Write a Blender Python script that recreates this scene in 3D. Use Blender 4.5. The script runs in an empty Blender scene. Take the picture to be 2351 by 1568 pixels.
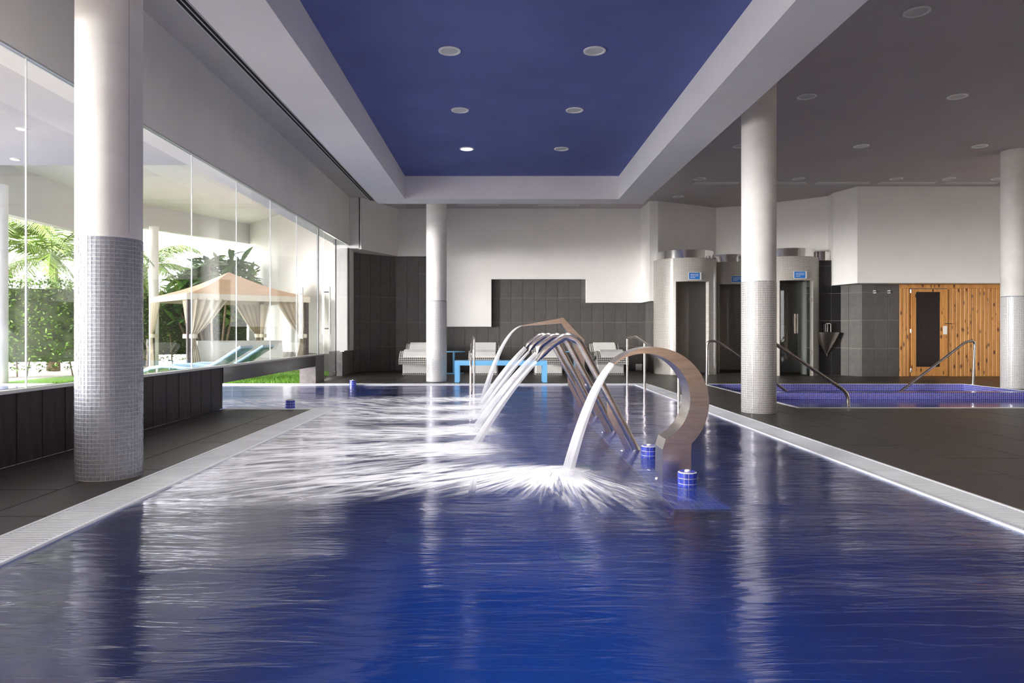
import bpy, math, random
import numpy as np
from mathutils import Vector, Matrix
random.seed(7); np.random.seed(7)
SC = bpy.context.scene
COL = SC.collection
# ------------------------------------------------------------------ camera
F = 1600.0; VX, VY = 1146.0, 765.0           # focal length and vanishing point in the 2351x1568 frame
cam = bpy.data.cameras.new('camera'); cam.sensor_width = 36.0; cam.lens = F/2351*36
cam.shift_x = (1175.5-VX)/2351; cam.shift_y = -(784-VY)/2351
cam.clip_start = 0.05; cam.clip_end = 300
co = bpy.data.objects.new('camera', cam); COL.objects.link(co)
co.location = (0, 0, 1.0); co.rotation_euler = (math.pi/2, 0, 0)
SC.camera = co
# ------------------------------------------------------------------ world, sun, exposure
W = bpy.data.worlds.new('world'); SC.world = W; W.use_nodes = True
bg = W.node_tree.nodes['Background']
bg.inputs[0].default_value = (1.0, 0.985, 1.0, 1); bg.inputs[1].default_value = 2.6
sl = bpy.data.lights.new('sun', 'SUN'); sl.energy = 1.6; sl.angle = math.radians(13); sl.color = (1.0, 0.95, 0.90)
so = bpy.data.objects.new('sun', sl); COL.objects.link(so)
so.rotation_euler = Vector((0.87, 0.49, -math.tan(math.radians(3.4)))).to_track_quat('-Z', 'Y').to_euler()
so.location = (-20, -15, 8)
vs = SC.view_settings
vs.view_transform = 'Standard'; vs.look = 'None'; vs.gamma = 1.0; vs.use_curve_mapping = False
vs.exposure = 2.03
cy = SC.cycles
cy.use_denoising = True; cy.max_bounces = 8; cy.diffuse_bounces = 4; cy.glossy_bounces = 4; cy.transmission_bounces = 4
cy.transparent_max_bounces = 16; cy.use_adaptive_sampling = True; cy.adaptive_threshold = 0.015; cy.adaptive_min_samples = 24; cy.use_auto_tile = False; cy.time_limit = 950.0; cy.caustics_reflective = True; cy.blur_glossy = 1.0; cy.caustics_refractive = True
cy.sample_clamp_indirect = 6.0

# ------------------------------------------------------------------ helpers
def P(x, y, D):
    "point seen at pixel x, y that stands at the distance D"
    return Vector(((x-VX)/F*D, D, 1.0-(y-VY)/F*D))

class MB:
    def __init__(s): s.v = []; s.f = []; s.uv = {}
    def add(s, vs, fs):
        n = len(s.v); s.v += [tuple(p) for p in vs]; s.f += [tuple(i+n for i in f) for f in fs]; return s
    def box(s, x0, x1, y0, y1, z0, z1, rz=0, c=None):
        p = [(x, y, z) for z in (z0, z1) for y in (y0, y1) for x in (x0, x1)]
        if rz:
            cx, cyy = c if c else ((x0+x1)/2, (y0+y1)/2); ca, sa = math.cos(rz), math.sin(rz)
            p = [(cx+(a-cx)*ca-(b-cyy)*sa, cyy+(a-cx)*sa+(b-cyy)*ca, z) for a, b, z in p]
        return s.add(p, [(0,2,3,1),(4,5,7,6),(0,1,5,4),(2,6,7,3),(0,4,6,2),(1,3,7,5)])
    def quad(s, a, b, c, d): return s.add([a, b, c, d], [(0,1,2,3)])
    def prism(s, poly, z0, z1):
        "closed vertical prism over a counter-clockwise plan polygon"
        n = len(poly)
        vs = [(x, y, z0) for x, y in poly]+[(x, y, z1) for x, y in poly]
        return s.add(vs, [tuple(range(n-1, -1, -1)), tuple(range(n, 2*n))]+[(i, (i+1)%n, n+(i+1)%n, n+i) for i in range(n)])
    def extrude_y(s, poly, y0, y1):
        "prism along depth over an x-z polygon"
        n = len(poly)
        vs = [(x, y0, z) for x, z in poly]+[(x, y1, z) for x, z in poly]
        return s.add(vs, [tuple(range(n)), tuple(range(2*n-1, n-1, -1))]+[((i+1)%n, i, n+i, n+(i+1)%n) for i in range(n)])
    def extrude_x(s, poly, x0, x1):
        n = len(poly)
        vs = [(x0, y, z) for y, z in poly]+[(x1, y, z) for y, z in poly]
        return s.add(vs, [tuple(range(n-1, -1, -1)), tuple(range(n, 2*n))]+[(i, (i+1)%n, n+(i+1)%n, n+i) for i in range(n)])
    def lathe(s, prof, cx, cyy, n=48, cap0=False, cap1=False):
        "turn (radius, z) pairs about a vertical axis"
        m = len(prof); vs = []
        for r, z in prof:
            for k in range(n):
                a = 2*math.pi*k/n; vs.append((cx+r*math.cos(a), cyy+r*math.sin(a), z))
        fs = [(j*n+k, j*n+(k+1)%n, (j+1)*n+(k+1)%n, (j+1)*n+k) for j in range(m-1) for k in range(n)]
        if cap0: fs.append(tuple(range(n-1, -1, -1)))
        if cap1: fs.append(tuple((m-1)*n+k for k in range(n)))
        return s.add(vs, fs)
    def tube(s, pts, r, n=10, cap=True, r_list=None, flat=None):
        pts = [Vector(p) for p in pts]; m = len(pts); vs = []
        up = None
        for i, p in enumerate(pts):
            t = (pts[min(i+1, m-1)]-pts[max(i-1, 0)]).normalized()
            if up is None:
                up = t.cross(Vector((0, 0, 1)))
                if up.length < 1e-3: up = Vector((0, 1, 0))
                up.normalize()
            up = (up-t*up.dot(t)).normalized(); w = t.cross(up)
            rr = r_list[i] if r_list else r
            fa = flat[i] if flat else (1, 1)
            for k in range(n):
                a = 2*math.pi*k/n
                vs.append(p+up*(math.cos(a)*rr*fa[0])+w*(math.sin(a)*rr*fa[1]))
        fs = [(j*n+k, j*n+(k+1)%n, (j+1)*n+(k+1)%n, (j+1)*n+k) for j in range(m-1) for k in range(n)]
        if cap: fs += [tuple(range(n-1, -1, -1)), tuple((m-1)*n+k for k in range(n))]
        return s.add(vs, fs)

LOC = {}
def finish_mesh(me, smooth=False, uvfun=None):
    nv = len(me.vertices); nl = len(me.loops)
    uvl = me.uv_layers.new(name='UVMap')
    c = np.empty(nv*3); me.vertices.foreach_get('co', c); c = c.reshape(-1, 3)
    li = np.empty(nl, dtype=np.int64); me.loops.foreach_get('vertex_index', li)
    if uvfun is not None: uv = uvfun(c)[li]
    else:
        nf = len(me.polygons)
        no = np.empty(nf*3); me.polygons.foreach_get('normal', no); no = np.abs(no.reshape(-1, 3))
        lt = np.empty(nf, dtype=np.int64); me.polygons.foreach_get('loop_total', lt)
        ax = np.repeat(np.argmax(no, axis=1), lt); p = c[li]
        uv = np.where((ax == 2)[:, None], p[:, [0, 1]], np.where((ax == 0)[:, None], p[:, [1, 2]], p[:, [0, 2]]))
    uvl.data.foreach_set('uv', np.ascontiguousarray(uv, dtype=np.float32).ravel())
    if smooth:
        me.polygons.foreach_set('use_smooth', np.ones(len(me.polygons), dtype=bool))
        try: me.set_sharp_from_angle(angle=math.radians(38))
        except Exception: pass
    me.update()

def obj(name, mb, mat, parent=None, smooth=False, uvfun=None, origin=None, kind=None, label=None):
    off = LOC.get(parent.name, Vector()) if parent else (Vector(origin) if origin else Vector())
    me = bpy.data.meshes.new(name)
    me.from_pydata([(p[0]-off[0], p[1]-off[1], p[2]-off[2]) for p in mb.v], [], mb.f)
    me.update()
    finish_mesh(me, smooth, uvfun)
    if mat is not None: me.materials.append(mat)
    o = bpy.data.objects.new(name, me); COL.objects.link(o)
    if parent: o.parent = parent
    else: o.location = off
    LOC[o.name] = off.copy()
    if kind: o['kind'] = kind
    if label: o['label'] = label
    return o

def piece(name, me, loc, parent, rot=(0, 0, 0), scale=None):
    "one more object on shared mesh data"
    o = bpy.data.objects.new(name, me); COL.objects.link(o)
    o.parent = parent; o.location = Vector(loc)-LOC.get(parent.name, Vector()); o.rotation_euler = rot
    if scale: o.scale = scale
    return o

def thing(name, label, cat, loc=(0, 0, 0), group=None):
    o = bpy.data.objects.new(name, None); COL.objects.link(o); o.location = loc; o.empty_display_size = 0.1
    LOC[o.name] = Vector(loc); o['label'] = label; o['category'] = cat
    if group: o['group'] = group
    return o
def tag(o, label, cat, group=None, kind=None):
    o['label'] = label; o['category'] = cat
    if group: o['group'] = group
    if kind: o['kind'] = kind
    return o
def struct(o): o['kind'] = 'structure'; return o
def dup(root, dloc, label):
    r = root.copy(); COL.objects.link(r); r.location = Vector(root.location)+Vector(dloc); r['label'] = label
    for ch in list(root.children):
        c = ch.copy(); COL.objects.link(c); c.parent = r
        for g in list(ch.children):
            d = g.copy(); COL.objects.link(d); d.parent = c
    return r
_bc = {}
def boxmesh(w, d, h, mat, bev=0.0):
    "shared small box, origin at its centre, edges chamfered on the z-top or all round"
    k = (round(w, 4), round(d, 4), round(h, 4), mat.name, bev)
    if k in _bc: return _bc[k]
    import bmesh
    bm = bmesh.new(); bmesh.ops.create_cube(bm, size=1.0)
    for v in bm.verts: v.co = (v.co.x*w, v.co.y*d, v.co.z*h)
    if bev: bmesh.ops.bevel(bm, geom=list(bm.edges), offset=bev, segments=1, affect='EDGES')
    me = bpy.data.meshes.new('piece'); bm.to_mesh(me); bm.free(); finish_mesh(me); me.materials.append(mat)
    _bc[k] = me; return me

# ------------------------------------------------------------------ materials
def nodes(name):
    m = bpy.data.materials.new(name); m.use_nodes = True; nt = m.node_tree
    return m, nt, nt.nodes['Principled BSDF'], nt.nodes['Material Output']
def N(nt, t, **kw):
    n = nt.nodes.new(t)
    for k, v in kw.items():
        if k in n.inputs: n.inputs[k].default_value = v
        else: setattr(n, k, v)
    return n
def ramp(nt, fac, stops):
    r = nt.nodes.new('ShaderNodeValToRGB'); e = r.color_ramp.elements
    while len(e) < len(stops): e.new(0.5)
    for i, (p, c) in enumerate(stops): e[i].position = p; e[i].color = (*c, 1)
    nt.links.new(fac, r.inputs[0]); return r
def mat(name, col, rough=0.6, metal=0.0, var=0.06, scale=3.0, bump=0.0, bscale=40.0, spec=0.5, stretch=(1, 1, 1), per_obj=0.0, coat=0.0):
    m, nt, b, out = nodes(name)
    b.inputs['Roughness'].default_value = rough; b.inputs['Metallic'].default_value = metal
    b.inputs['Specular IOR Level'].default_value = spec
    if coat: b.inputs['Coat Weight'].default_value = coat; b.inputs['Coat Roughness'].default_value = 0.1
    tc = N(nt, 'ShaderNodeTexCoord'); mp = N(nt, 'ShaderNodeMapping', Scale=stretch)
    nt.links.new(tc.outputs['Object'], mp.inputs[0])
    nz = N(nt, 'ShaderNodeTexNoise', Scale=scale, Detail=3.0, Roughness=0.6); nt.links.new(mp.outputs[0], nz.inputs['Vector'])
    lo = tuple(max(0, c*(1-var*2)) for c in col); hi = tuple(min(1, c*(1+var*2)) for c in col)
    r = ramp(nt, nz.outputs['Fac'], [(0.25, lo), (0.75, hi)]); src = r.outputs[0]
    if per_obj:
        oi = N(nt, 'ShaderNodeObjectInfo'); hs = N(nt, 'ShaderNodeHueSaturation')
        mr = N(nt, 'ShaderNodeMapRange'); mr.inputs['To Min'].default_value = 1-per_obj; mr.inputs['To Max'].default_value = 1+per_obj
        nt.links.new(oi.outputs['Random'], mr.inputs[0]); nt.links.new(mr.outputs[0], hs.inputs['Value'])
        nt.links.new(src, hs.inputs['Color']); src = hs.outputs[0]
    nt.links.new(src, b.inputs['Base Color'])
    if bump:
        n2 = N(nt, 'ShaderNodeTexNoise', Scale=bscale, Detail=4.0); nt.links.new(mp.outputs[0], n2.inputs['Vector'])
        bp = N(nt, 'ShaderNodeBump', Strength=bump, Distance=0.01); nt.links.new(n2.outputs['Fac'], bp.inputs['Height'])
        nt.links.new(bp.outputs[0], b.inputs['Normal'])
    return m
def mosaic(name, c1, c2, grout, pitch=0.028, mortar=0.08, rough=0.2, bump=0.3, bias=0.0):
    m, nt, b, out = nodes(name)
    uv = N(nt, 'ShaderNodeUVMap'); uv.uv_map = 'UVMap'
    br = N(nt, 'ShaderNodeTexBrick'); br.offset = 0.0; br.squash = 1.0
    br.inputs['Color1'].default_value = (*c1, 1); br.inputs['Color2'].default_value = (*c2, 1); br.inputs['Mortar'].default_value = (*grout, 1)
    br.inputs['Scale'].default_value = 1.0; br.inputs['Mortar Size'].default_value = pitch*mortar; br.inputs['Mortar Smooth'].default_value = 0.1
    br.inputs['Bias'].default_value = bias; br.inputs['Brick Width'].default_value = pitch; br.inputs['Row Height'].default_value = pitch
    nt.links.new(uv.outputs[0], br.inputs['Vector']); nt.links.new(br.outputs['Color'], b.inputs['Base Color'])
    b.inputs['Roughness'].default_value = rough
    if bump:
        bp = N(nt, 'ShaderNodeBump', Strength=bump, Distance=0.002); bp.invert = True
        nt.links.new(br.outputs['Fac'], bp.inputs['Height']); nt.links.new(bp.outputs[0], b.inputs['Normal'])
    return m

M = {}
M['plaster'] = mat('white_plaster', (0.84, 0.82, 0.80), 0.7, var=0.02, scale=1.2, bump=0.03, bscale=60)
M['ceil'] = mat('ceiling_paint', (0.62, 0.60, 0.60), 0.75, var=0.02, scale=0.8)
M['ceil_dim'] = mat('grey_ceiling_paint', (0.52, 0.475, 0.485), 0.8, var=0.03, scale=0.7)
M['soffit'] = mat('soffit_paint', (0.84, 0.82, 0.83), 0.7, var=0.02, scale=0.8)
M['blue_ceil'] = mat('blue_ceiling_paint', (0.12, 0.155, 0.40), 0.75, var=0.08, scale=0.9, stretch=(1, 1, 1))
M['concrete'] = mat('fair_concrete', (0.78, 0.755, 0.72), 0.62, var=0.06, scale=2.2, bump=0.06, bscale=25)
M['grout_dark'] = mat('dark_grout', (0.22, 0.20, 0.19), 0.8)
M['grout_tile'] = mat('grey_grout', (0.27, 0.255, 0.24), 0.85)
M['floor_tile'] = mat('charcoal_floor_tile', (0.054, 0.046, 0.042), 0.45, var=0.14, scale=5, bump=0.05, bscale=50, per_obj=0.10, stretch=(1, 3, 1))
M['wall_tile'] = mat('grey_brown_wall_tile', (0.095, 0.088, 0.083), 0.5, var=0.12, scale=7, bump=0.05, bscale=50, per_obj=0.07)
M['plank_dark'] = mat('dark_wenge_panel', (0.036, 0.025, 0.028), 0.5, spec=0.3, var=0.25, scale=4, bump=0.08, bscale=20, per_obj=0.15, stretch=(4, 4, 0.6))
M['beam_dark'] = mat('dark_polished_beam', (0.075, 0.07, 0.078), 0.2, var=0.2, scale=3, coat=0.5)
M['stone_block'] = mat('brown_stone_block', (0.20, 0.18, 0.18), 0.5, var=0.15, scale=8)
M['steel'] = mat('brushed_steel', (0.70, 0.65, 0.61), 0.25, 1.0, var=0.08, scale=6, bump=0.015, bscale=120, stretch=(1, 1, 8))
M['chrome'] = mat('chrome', (0.78, 0.77, 0.76), 0.1, 1.0, var=0.02)
M['alu'] = mat('aluminium', (0.62, 0.62, 0.62), 0.35, 0.8, var=0.03)
M['white_metal'] = mat('white_enamel', (0.82, 0.82, 0.81), 0.35, var=0.02)
M['joint'] = mat('clear_silicone', (0.5, 0.52, 0.53), 0.3)
M['black'] = mat('black_slot', (0.006, 0.006, 0.007), 0.7)
M['grate'] = mat('white_grate_plastic', (0.84, 0.86, 0.89), 0.4, var=0.05, scale=3)
M['grate_under'] = mat('grate_channel', (0.10, 0.105, 0.12), 0.6)
M['tile_grey'] = mat('grey_glass_mosaic', (0.29, 0.30, 0.345), 0.18, var=0.18, scale=60)
M['tile_ivory'] = mat('ivory_glass_mosaic', (0.43, 0.415, 0.40), 0.16, var=0.14, scale=60)
M['tile_white'] = mat('white_glass_mosaic', (0.70, 0.69, 0.68), 0.16, var=0.1, scale=60)
M['grout_grey'] = mat('slate_grout', (0.30, 0.31, 0.36), 0.7)
M['grout_white'] = mat('white_grout', (0.80, 0.79, 0.77), 0.7, var=0.03)
M['grout_mid'] = mat('mid_grout', (0.62, 0.61, 0.60), 0.7, var=0.03)
M['shower_mosaic'] = mosaic('shower_mosaic', (0.50, 0.47, 0.43), (0.58, 0.55, 0.51), (0.25, 0.23, 0.21), 0.03, 0.13, 0.22)
M['blue_mosaic'] = mosaic('pool_mosaic', (0.02, 0.05, 0.42), (0.09, 0.14, 0.60), (0.42, 0.46, 0.62), 0.034, 0.09, 0.25)
M['violet_mosaic'] = mosaic('plunge_mosaic', (0.030, 0.035, 0.42), (0.08, 0.08, 0.55), (0.40, 0.40, 0.62), 0.034, 0.13, 0.25)
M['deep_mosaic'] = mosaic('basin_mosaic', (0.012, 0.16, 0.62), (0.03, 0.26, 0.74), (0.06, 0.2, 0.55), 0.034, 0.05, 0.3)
def paint_basin_light(m):  # bright centre and dark sides painted into the tile colour in place of light
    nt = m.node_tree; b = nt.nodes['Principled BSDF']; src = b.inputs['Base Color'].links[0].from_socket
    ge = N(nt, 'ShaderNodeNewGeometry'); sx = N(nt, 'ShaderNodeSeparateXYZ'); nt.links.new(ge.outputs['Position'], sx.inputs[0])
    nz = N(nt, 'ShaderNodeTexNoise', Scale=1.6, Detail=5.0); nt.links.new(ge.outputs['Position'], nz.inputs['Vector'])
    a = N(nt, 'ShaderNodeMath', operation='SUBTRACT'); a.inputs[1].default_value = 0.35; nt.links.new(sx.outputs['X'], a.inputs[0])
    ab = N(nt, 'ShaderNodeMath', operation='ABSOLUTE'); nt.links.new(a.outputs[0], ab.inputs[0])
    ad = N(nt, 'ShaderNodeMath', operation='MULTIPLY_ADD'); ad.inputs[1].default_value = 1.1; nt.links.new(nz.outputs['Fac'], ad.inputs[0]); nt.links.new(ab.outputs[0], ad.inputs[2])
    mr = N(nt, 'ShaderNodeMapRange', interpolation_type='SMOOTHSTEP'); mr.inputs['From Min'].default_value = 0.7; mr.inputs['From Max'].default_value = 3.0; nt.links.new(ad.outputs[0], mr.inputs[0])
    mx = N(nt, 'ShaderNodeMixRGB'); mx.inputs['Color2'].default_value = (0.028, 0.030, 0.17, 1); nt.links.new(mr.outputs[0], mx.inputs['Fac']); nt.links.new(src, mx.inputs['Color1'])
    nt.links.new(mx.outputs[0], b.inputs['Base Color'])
paint_basin_light(M['deep_mosaic'])
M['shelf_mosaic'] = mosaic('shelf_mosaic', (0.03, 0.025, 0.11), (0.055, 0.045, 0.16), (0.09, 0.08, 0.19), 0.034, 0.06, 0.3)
M['blue_tile'] = mat('cobalt_mosaic_tile', (0.035, 0.06, 0.46), 0.15, var=0.2, scale=30, per_obj=0.3)
M['violet_tile'] = mat('violet_ledge_tile', (0.20, 0.17, 0.72), 0.2, var=0.3, scale=25)
M['pale_blue'] = mat('pale_blue_lacquer', (0.19, 0.53, 0.88), 0.4, var=0.03)
M['lounger_white'] = mat('white_lounger_fabric', (0.82, 0.81, 0.79), 0.7, var=0.03, bump=0.08, bscale=120)
M['pine'] = None
M['canvas'] = mat('peach_canvas', (0.74, 0.52, 0.36), 0.8, var=0.06, scale=2)
M['canvas_pale'] = mat('cream_canvas', (0.80, 0.73, 0.60), 0.8, var=0.05, scale=2)
M['curtain'] = mat('beige_curtain', (0.62, 0.54, 0.42), 0.85, var=0.08, scale=3)
M['post_dark'] = mat('dark_post', (0.09, 0.07, 0.07), 0.5)
M['cloth'] = mat('white_table_cloth', (0.78, 0.77, 0.76), 0.85, var=0.03)
M['leaf'] = mat('hedge_leaf', (0.12, 0.22, 0.03), 0.5, var=0.5, scale=2.2)
M['leaf_plant'] = mat('broad_leaf', (0.10, 0.23, 0.04), 0.4, var=0.35, scale=1.5, per_obj=0.35)
M['leaf_palm'] = mat('palm_leaf', (0.17, 0.27, 0.035), 0.5, var=0.35, scale=2, per_obj=0.25)
M['bark'] = mat('bark', (0.20, 0.14, 0.09), 0.8, var=0.2, scale=10)
M['soil'] = mat('soil', (0.30, 0.25, 0.2), 0.9, var=0.2)
M['grass'] = mat('grass_blade', (0.16, 0.36, 0.03), 0.6, var=0.3, scale=6)
M['lawn'] = mat('lawn_ground', (0.14, 0.30, 0.03), 0.8, var=0.2, scale=8)
M['paving'] = mat('pale_paving', (0.45, 0.42, 0.38), 0.8)
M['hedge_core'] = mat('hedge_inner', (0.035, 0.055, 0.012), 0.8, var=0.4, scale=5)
M['sign_blue'] = mat('sign_blue', (0.02, 0.18, 0.62), 0.4)
M['dark_glass'] = mat('sauna_glass', (0.016, 0.010, 0.009), 0.08, spec=0.22)
M['timber'] = mat('brown_timber_lining', (0.76, 0.52, 0.32), 0.6, var=0.15, scale=1.5, stretch=(3, 3, 0.4))

def pine_mat():
    m, nt, b, out = nodes('knotty_pine')
    tc = N(nt, 'ShaderNodeTexCoord'); oi = N(nt, 'ShaderNodeObjectInfo')
    ad = N(nt, 'ShaderNodeVectorMath', operation='ADD'); sc = N(nt, 'ShaderNodeVectorMath', operation='SCALE'); sc.inputs['Scale'].default_value = 40.0
    cb = N(nt, 'ShaderNodeCombineXYZ')
    for i in range(3): nt.links.new(oi.outputs['Random'], cb.inputs[i])
    nt.links.new(cb.outputs[0], sc.inputs[0]); nt.links.new(tc.outputs['Object'], ad.inputs[0]); nt.links.new(sc.outputs[0], ad.inputs[1])
    mp = N(nt, 'ShaderNodeMapping', Scale=(14, 14, 1.1)); nt.links.new(ad.outputs[0], mp.inputs[0])
    nz = N(nt, 'ShaderNodeTexNoise', Scale=1.0, Detail=6.0, Distortion=0.6); nt.links.new(mp.outputs[0], nz.inputs['Vector'])
    r = ramp(nt, nz.outputs['Fac'], [(0.25, (0.46, 0.19, 0.045)), (0.55, (0.60, 0.28, 0.075)), (0.8, (0.70, 0.36, 0.11))])
    mk = N(nt, 'ShaderNodeMapping', Scale=(9, 9, 4.0)); nt.links.new(ad.outputs[0], mk.inputs[0])
    vo = N(nt, 'ShaderNodeTexVoronoi', Scale=1.0); nt.links.new(mk.outputs[0], vo.inputs['Vector'])
    rk = ramp(nt, vo.outputs['Distance'], [(0.13, (1, 1, 1)), (0.26, (0, 0, 0))])
    mx = N(nt, 'ShaderNodeMixRGB'); mx.inputs['Color2'].default_value = (0.11, 0.035, 0.010, 1)
    nt.links.new(rk.outputs[0], mx.inputs['Fac']); nt.links.new(r.outputs[0], mx.inputs['Color1'])
    nt.links.new(mx.outputs[0], b.inputs['Base Color']); b.inputs['Roughness'].default_value = 0.45
    return m
M['pine'] = pine_mat()
def wicker_mat():
    m, nt, b, out = nodes('black_white_wicker')
    uv = N(nt, 'ShaderNodeUVMap'); uv.uv_map = 'UVMap'
    ck = N(nt, 'ShaderNodeTexChecker', Scale=30.0); ck.inputs['Color1'].default_value = (0.06, 0.055, 0.05, 1); ck.inputs['Color2'].default_value = (0.66, 0.64, 0.6, 1)
    mp = N(nt, 'ShaderNodeMapping'); mp.inputs['Rotation'].default_value = (0, 0, 0.78)
    nt.links.new(uv.outputs[0], mp.inputs[0]); nt.links.new(mp.outputs[0], ck.inputs['Vector'])
    nt.links.new(ck.outputs[0], b.inputs['Base Color']); b.inputs['Roughness'].default_value = 0.6
    return m
M['wicker'] = wicker_mat()
def both_sides_fresnel(nt, ior):
    "Fresnel that treats either face of a thin pane or sheet as entered from air"
    fr = N(nt, 'ShaderNodeFresnel'); ge = N(nt, 'ShaderNodeNewGeometry'); mr = N(nt, 'ShaderNodeMapRange')
    mr.inputs['To Min'].default_value = ior; mr.inputs['To Max'].default_value = 1/ior
    nt.links.new(ge.outputs['Backfacing'], mr.inputs[0]); nt.links.new(mr.outputs[0], fr.inputs['IOR']); return fr
def glass_mat(name, tint=(0.965, 0.972, 0.975), rough=0.0, ior=1.45):
    m, nt, b, out = nodes(name); nt.nodes.remove(b)
    tr = N(nt, 'ShaderNodeBsdfTransparent'); tr.inputs[0].default_value = (*tint, 1)
    gl = N(nt, 'ShaderNodeBsdfGlossy', Roughness=rough); gl.inputs[0].default_value = (0.95, 0.97, 0.97, 1)
    fr = both_sides_fresnel(nt, ior); mx = N(nt, 'ShaderNodeMixShader')
    nt.links.new(fr.outputs[0], mx.inputs[0]); nt.links.new(tr.outputs[0], mx.inputs[1]); nt.links.new(gl.outputs[0], mx.inputs[2])
    nt.links.new(mx.outputs[0], out.inputs['Surface']); return m
M['glass'] = glass_mat('clear_glass')
M['shower_glass'] = glass_mat('shower_glass', (0.80, 0.86, 0.84))
def emit_mat(name, col, s):
    m, nt, b, out = nodes(name); b.inputs['Emission Color'].default_value = (*col, 1); b.inputs['Emission Strength'].default_value = s
    b.inputs['Base Color'].default_value = (*col, 1); return m
M['lamp_on'] = emit_mat('lit_lamp', (1, 0.97, 0.9), 2.0); M['lamp_on'].cycles.emission_sampling = 'NONE'
M['pool_lens'] = mat('green_lens', (0.35, 0.75, 0.55), 0.3)
M['lamp_off'] = mat('frosted_lamp', (0.62, 0.66, 0.66), 0.25, var=0.02)
# ------------------------------------------------------------------ plan of the place (metres, x right, y away, z up)
CEIL = 4.32; XG = -3.68; BACK = 18.70
NEAR = -4.0; XR = 13.2
# ------------------------------------------------------------------ floor: grout bed and single tiles
bed = MB()
regs = [(2.95, XR, NEAR, 9.30), (2.95, 3.99, 9.30, 13.73), (9.16, XR, 9.30, 13.73), (2.95, XR, 13.73, 19.3),
        (-3.98, 2.95, 13.85, 19.3), (XG+0.03, -2.46, NEAR, 9.14)]
for x0, x1, y0, y1 in regs: bed.box(x0, x1, y0, y1, -0.30, -0.004)
floor = struct(obj('floor', bed, M['grout_dark']))
TW, TL, J = 0.645, 1.29, 0.009
for ri, (x0, x1, y0, y1) in enumerate(regs):
    ox = 2.95 if ri < 5 else -2.81
    i0 = math.floor((x0-ox)/TW+1e-6); i1 = math.ceil((x1-ox)/TW-1e-6)
    for i in range(i0, i1):
        a, b_ = max(x0, ox+i*TW), min(x1, ox+(i+1)*TW)
        sh = (0.42 if i % 2 else -0.225)+ (0.0 if ri < 5 else 0.16)
        j0 = math.floor((y0-sh)/TL); j1 = math.ceil((y1-sh)/TL)
        for j in range(j0, j1):
            c, d = max(y0, sh+j*TL), min(y1, sh+(j+1)*TL)
            if d-c < 0.03 or b_-a < 0.03 or d < 0.6: continue
            if a > 0.85*d+1.0 or b_ < -0.85*d-0.6: continue
            if ri == 3 and c > 16.7 and a > 5.5: continue
            me = boxmesh(b_-a-J, d-c-J, 0.02, M['floor_tile'], 0.0015)
            piece('floor_tile', me, ((a+b_)/2, (c+d)/2, -0.010+random.uniform(-0.0006, 0.0006)), floor)

# ------------------------------------------------------------------ ceiling
c = MB()
c.box(-3.98, XR+0.2, NEAR, 19.6, CEIL, CEIL+0.2)
ceiling = struct(obj('ceiling', c, M['ceil_dim']))
HS, HB = 1+2.58, 1+3.023            # soffit and blue recess
XL0, XL1, XR0, XR1 = -2.415, -1.81, 2.30, 2.858
YB0, YB1 = 13.40, 13.90
m = MB(); m.box(XL0, XL1, NEAR, YB1, HS, CEIL); obj('soffit_beam', m, M['soffit'], ceiling)
m = MB(); m.box(XR0, XR1, NEAR, YB1, HS, CEIL); obj('soffit_beam', m, M['soffit'], ceiling)
m = MB(); m.box(XL1, XR0, YB0, YB1, HS, CEIL); obj('soffit_beam', m, M['soffit'], ceiling)
m = MB(); m.box(XL1, XR0, NEAR, YB0, HB, HB+0.1); obj('recess_panel', m, M['blue_ceil'], ceiling, label='deep blue painted ceiling panel')
# paler ceiling strip beside the glass with the slot diffuser
m = MB(); m.box(-3.66, XL0, NEAR, 18.5, CEIL-0.012, CEIL); obj('ceiling_strip', m, M['ceil'], ceiling)

# ------------------------------------------------------------------ left wall: bulkhead, planks, sill, glazing
wl = MB()
wl.box(-3.98, -3.64, NEAR, 17.0, 3.15, CEIL)
wl.prism([(-3.98, 17.0), (-3.40, 17.0), (-3.40, 17.06), (-3.60, 18.0), (-3.98, 18.0)], 3.07, CEIL)
wall_left = struct(obj('wall_left', wl, M['plaster']))
m = MB(); m.box(-3.98, -3.70, NEAR, 9.22, -0.3, 0.55)
low = obj('plank_backing', m, M['black'], wall_left)
for k in range(-32, 14):
    y0 = 5.30+0.2985*k; y1 = min(y0+0.2985, 9.25)
    if y1-y0 < 0.05 or y1 < 1.5: continue
    me = boxmesh(0.03, y1-y0-0.008, 0.55, M['plank_dark'], 0.003)
    piece('plank', me, (-3.685+random.uniform(-.001, .001), (y0+y1)/2, 0.275), wall_left)
me = boxmesh(0.30, 0.03, 0.55, M['plank_dark'], 0.003); piece('plank', me, (-3.83, 9.235, 0.275), wall_left)
# sill beam that bridges the pool, its end block and the far pier
m = MB()
m.box(-3.98, -3.66, 9.25, 13.9, 0.34, 0.55)
bridge = tag(obj('sill_beam', m, M['beam_dark'], origin=(-3.82, 11.5, 0.34)), 'dark polished beam bridging the pool under the glass wall', 'beam')
m = MB()
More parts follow.
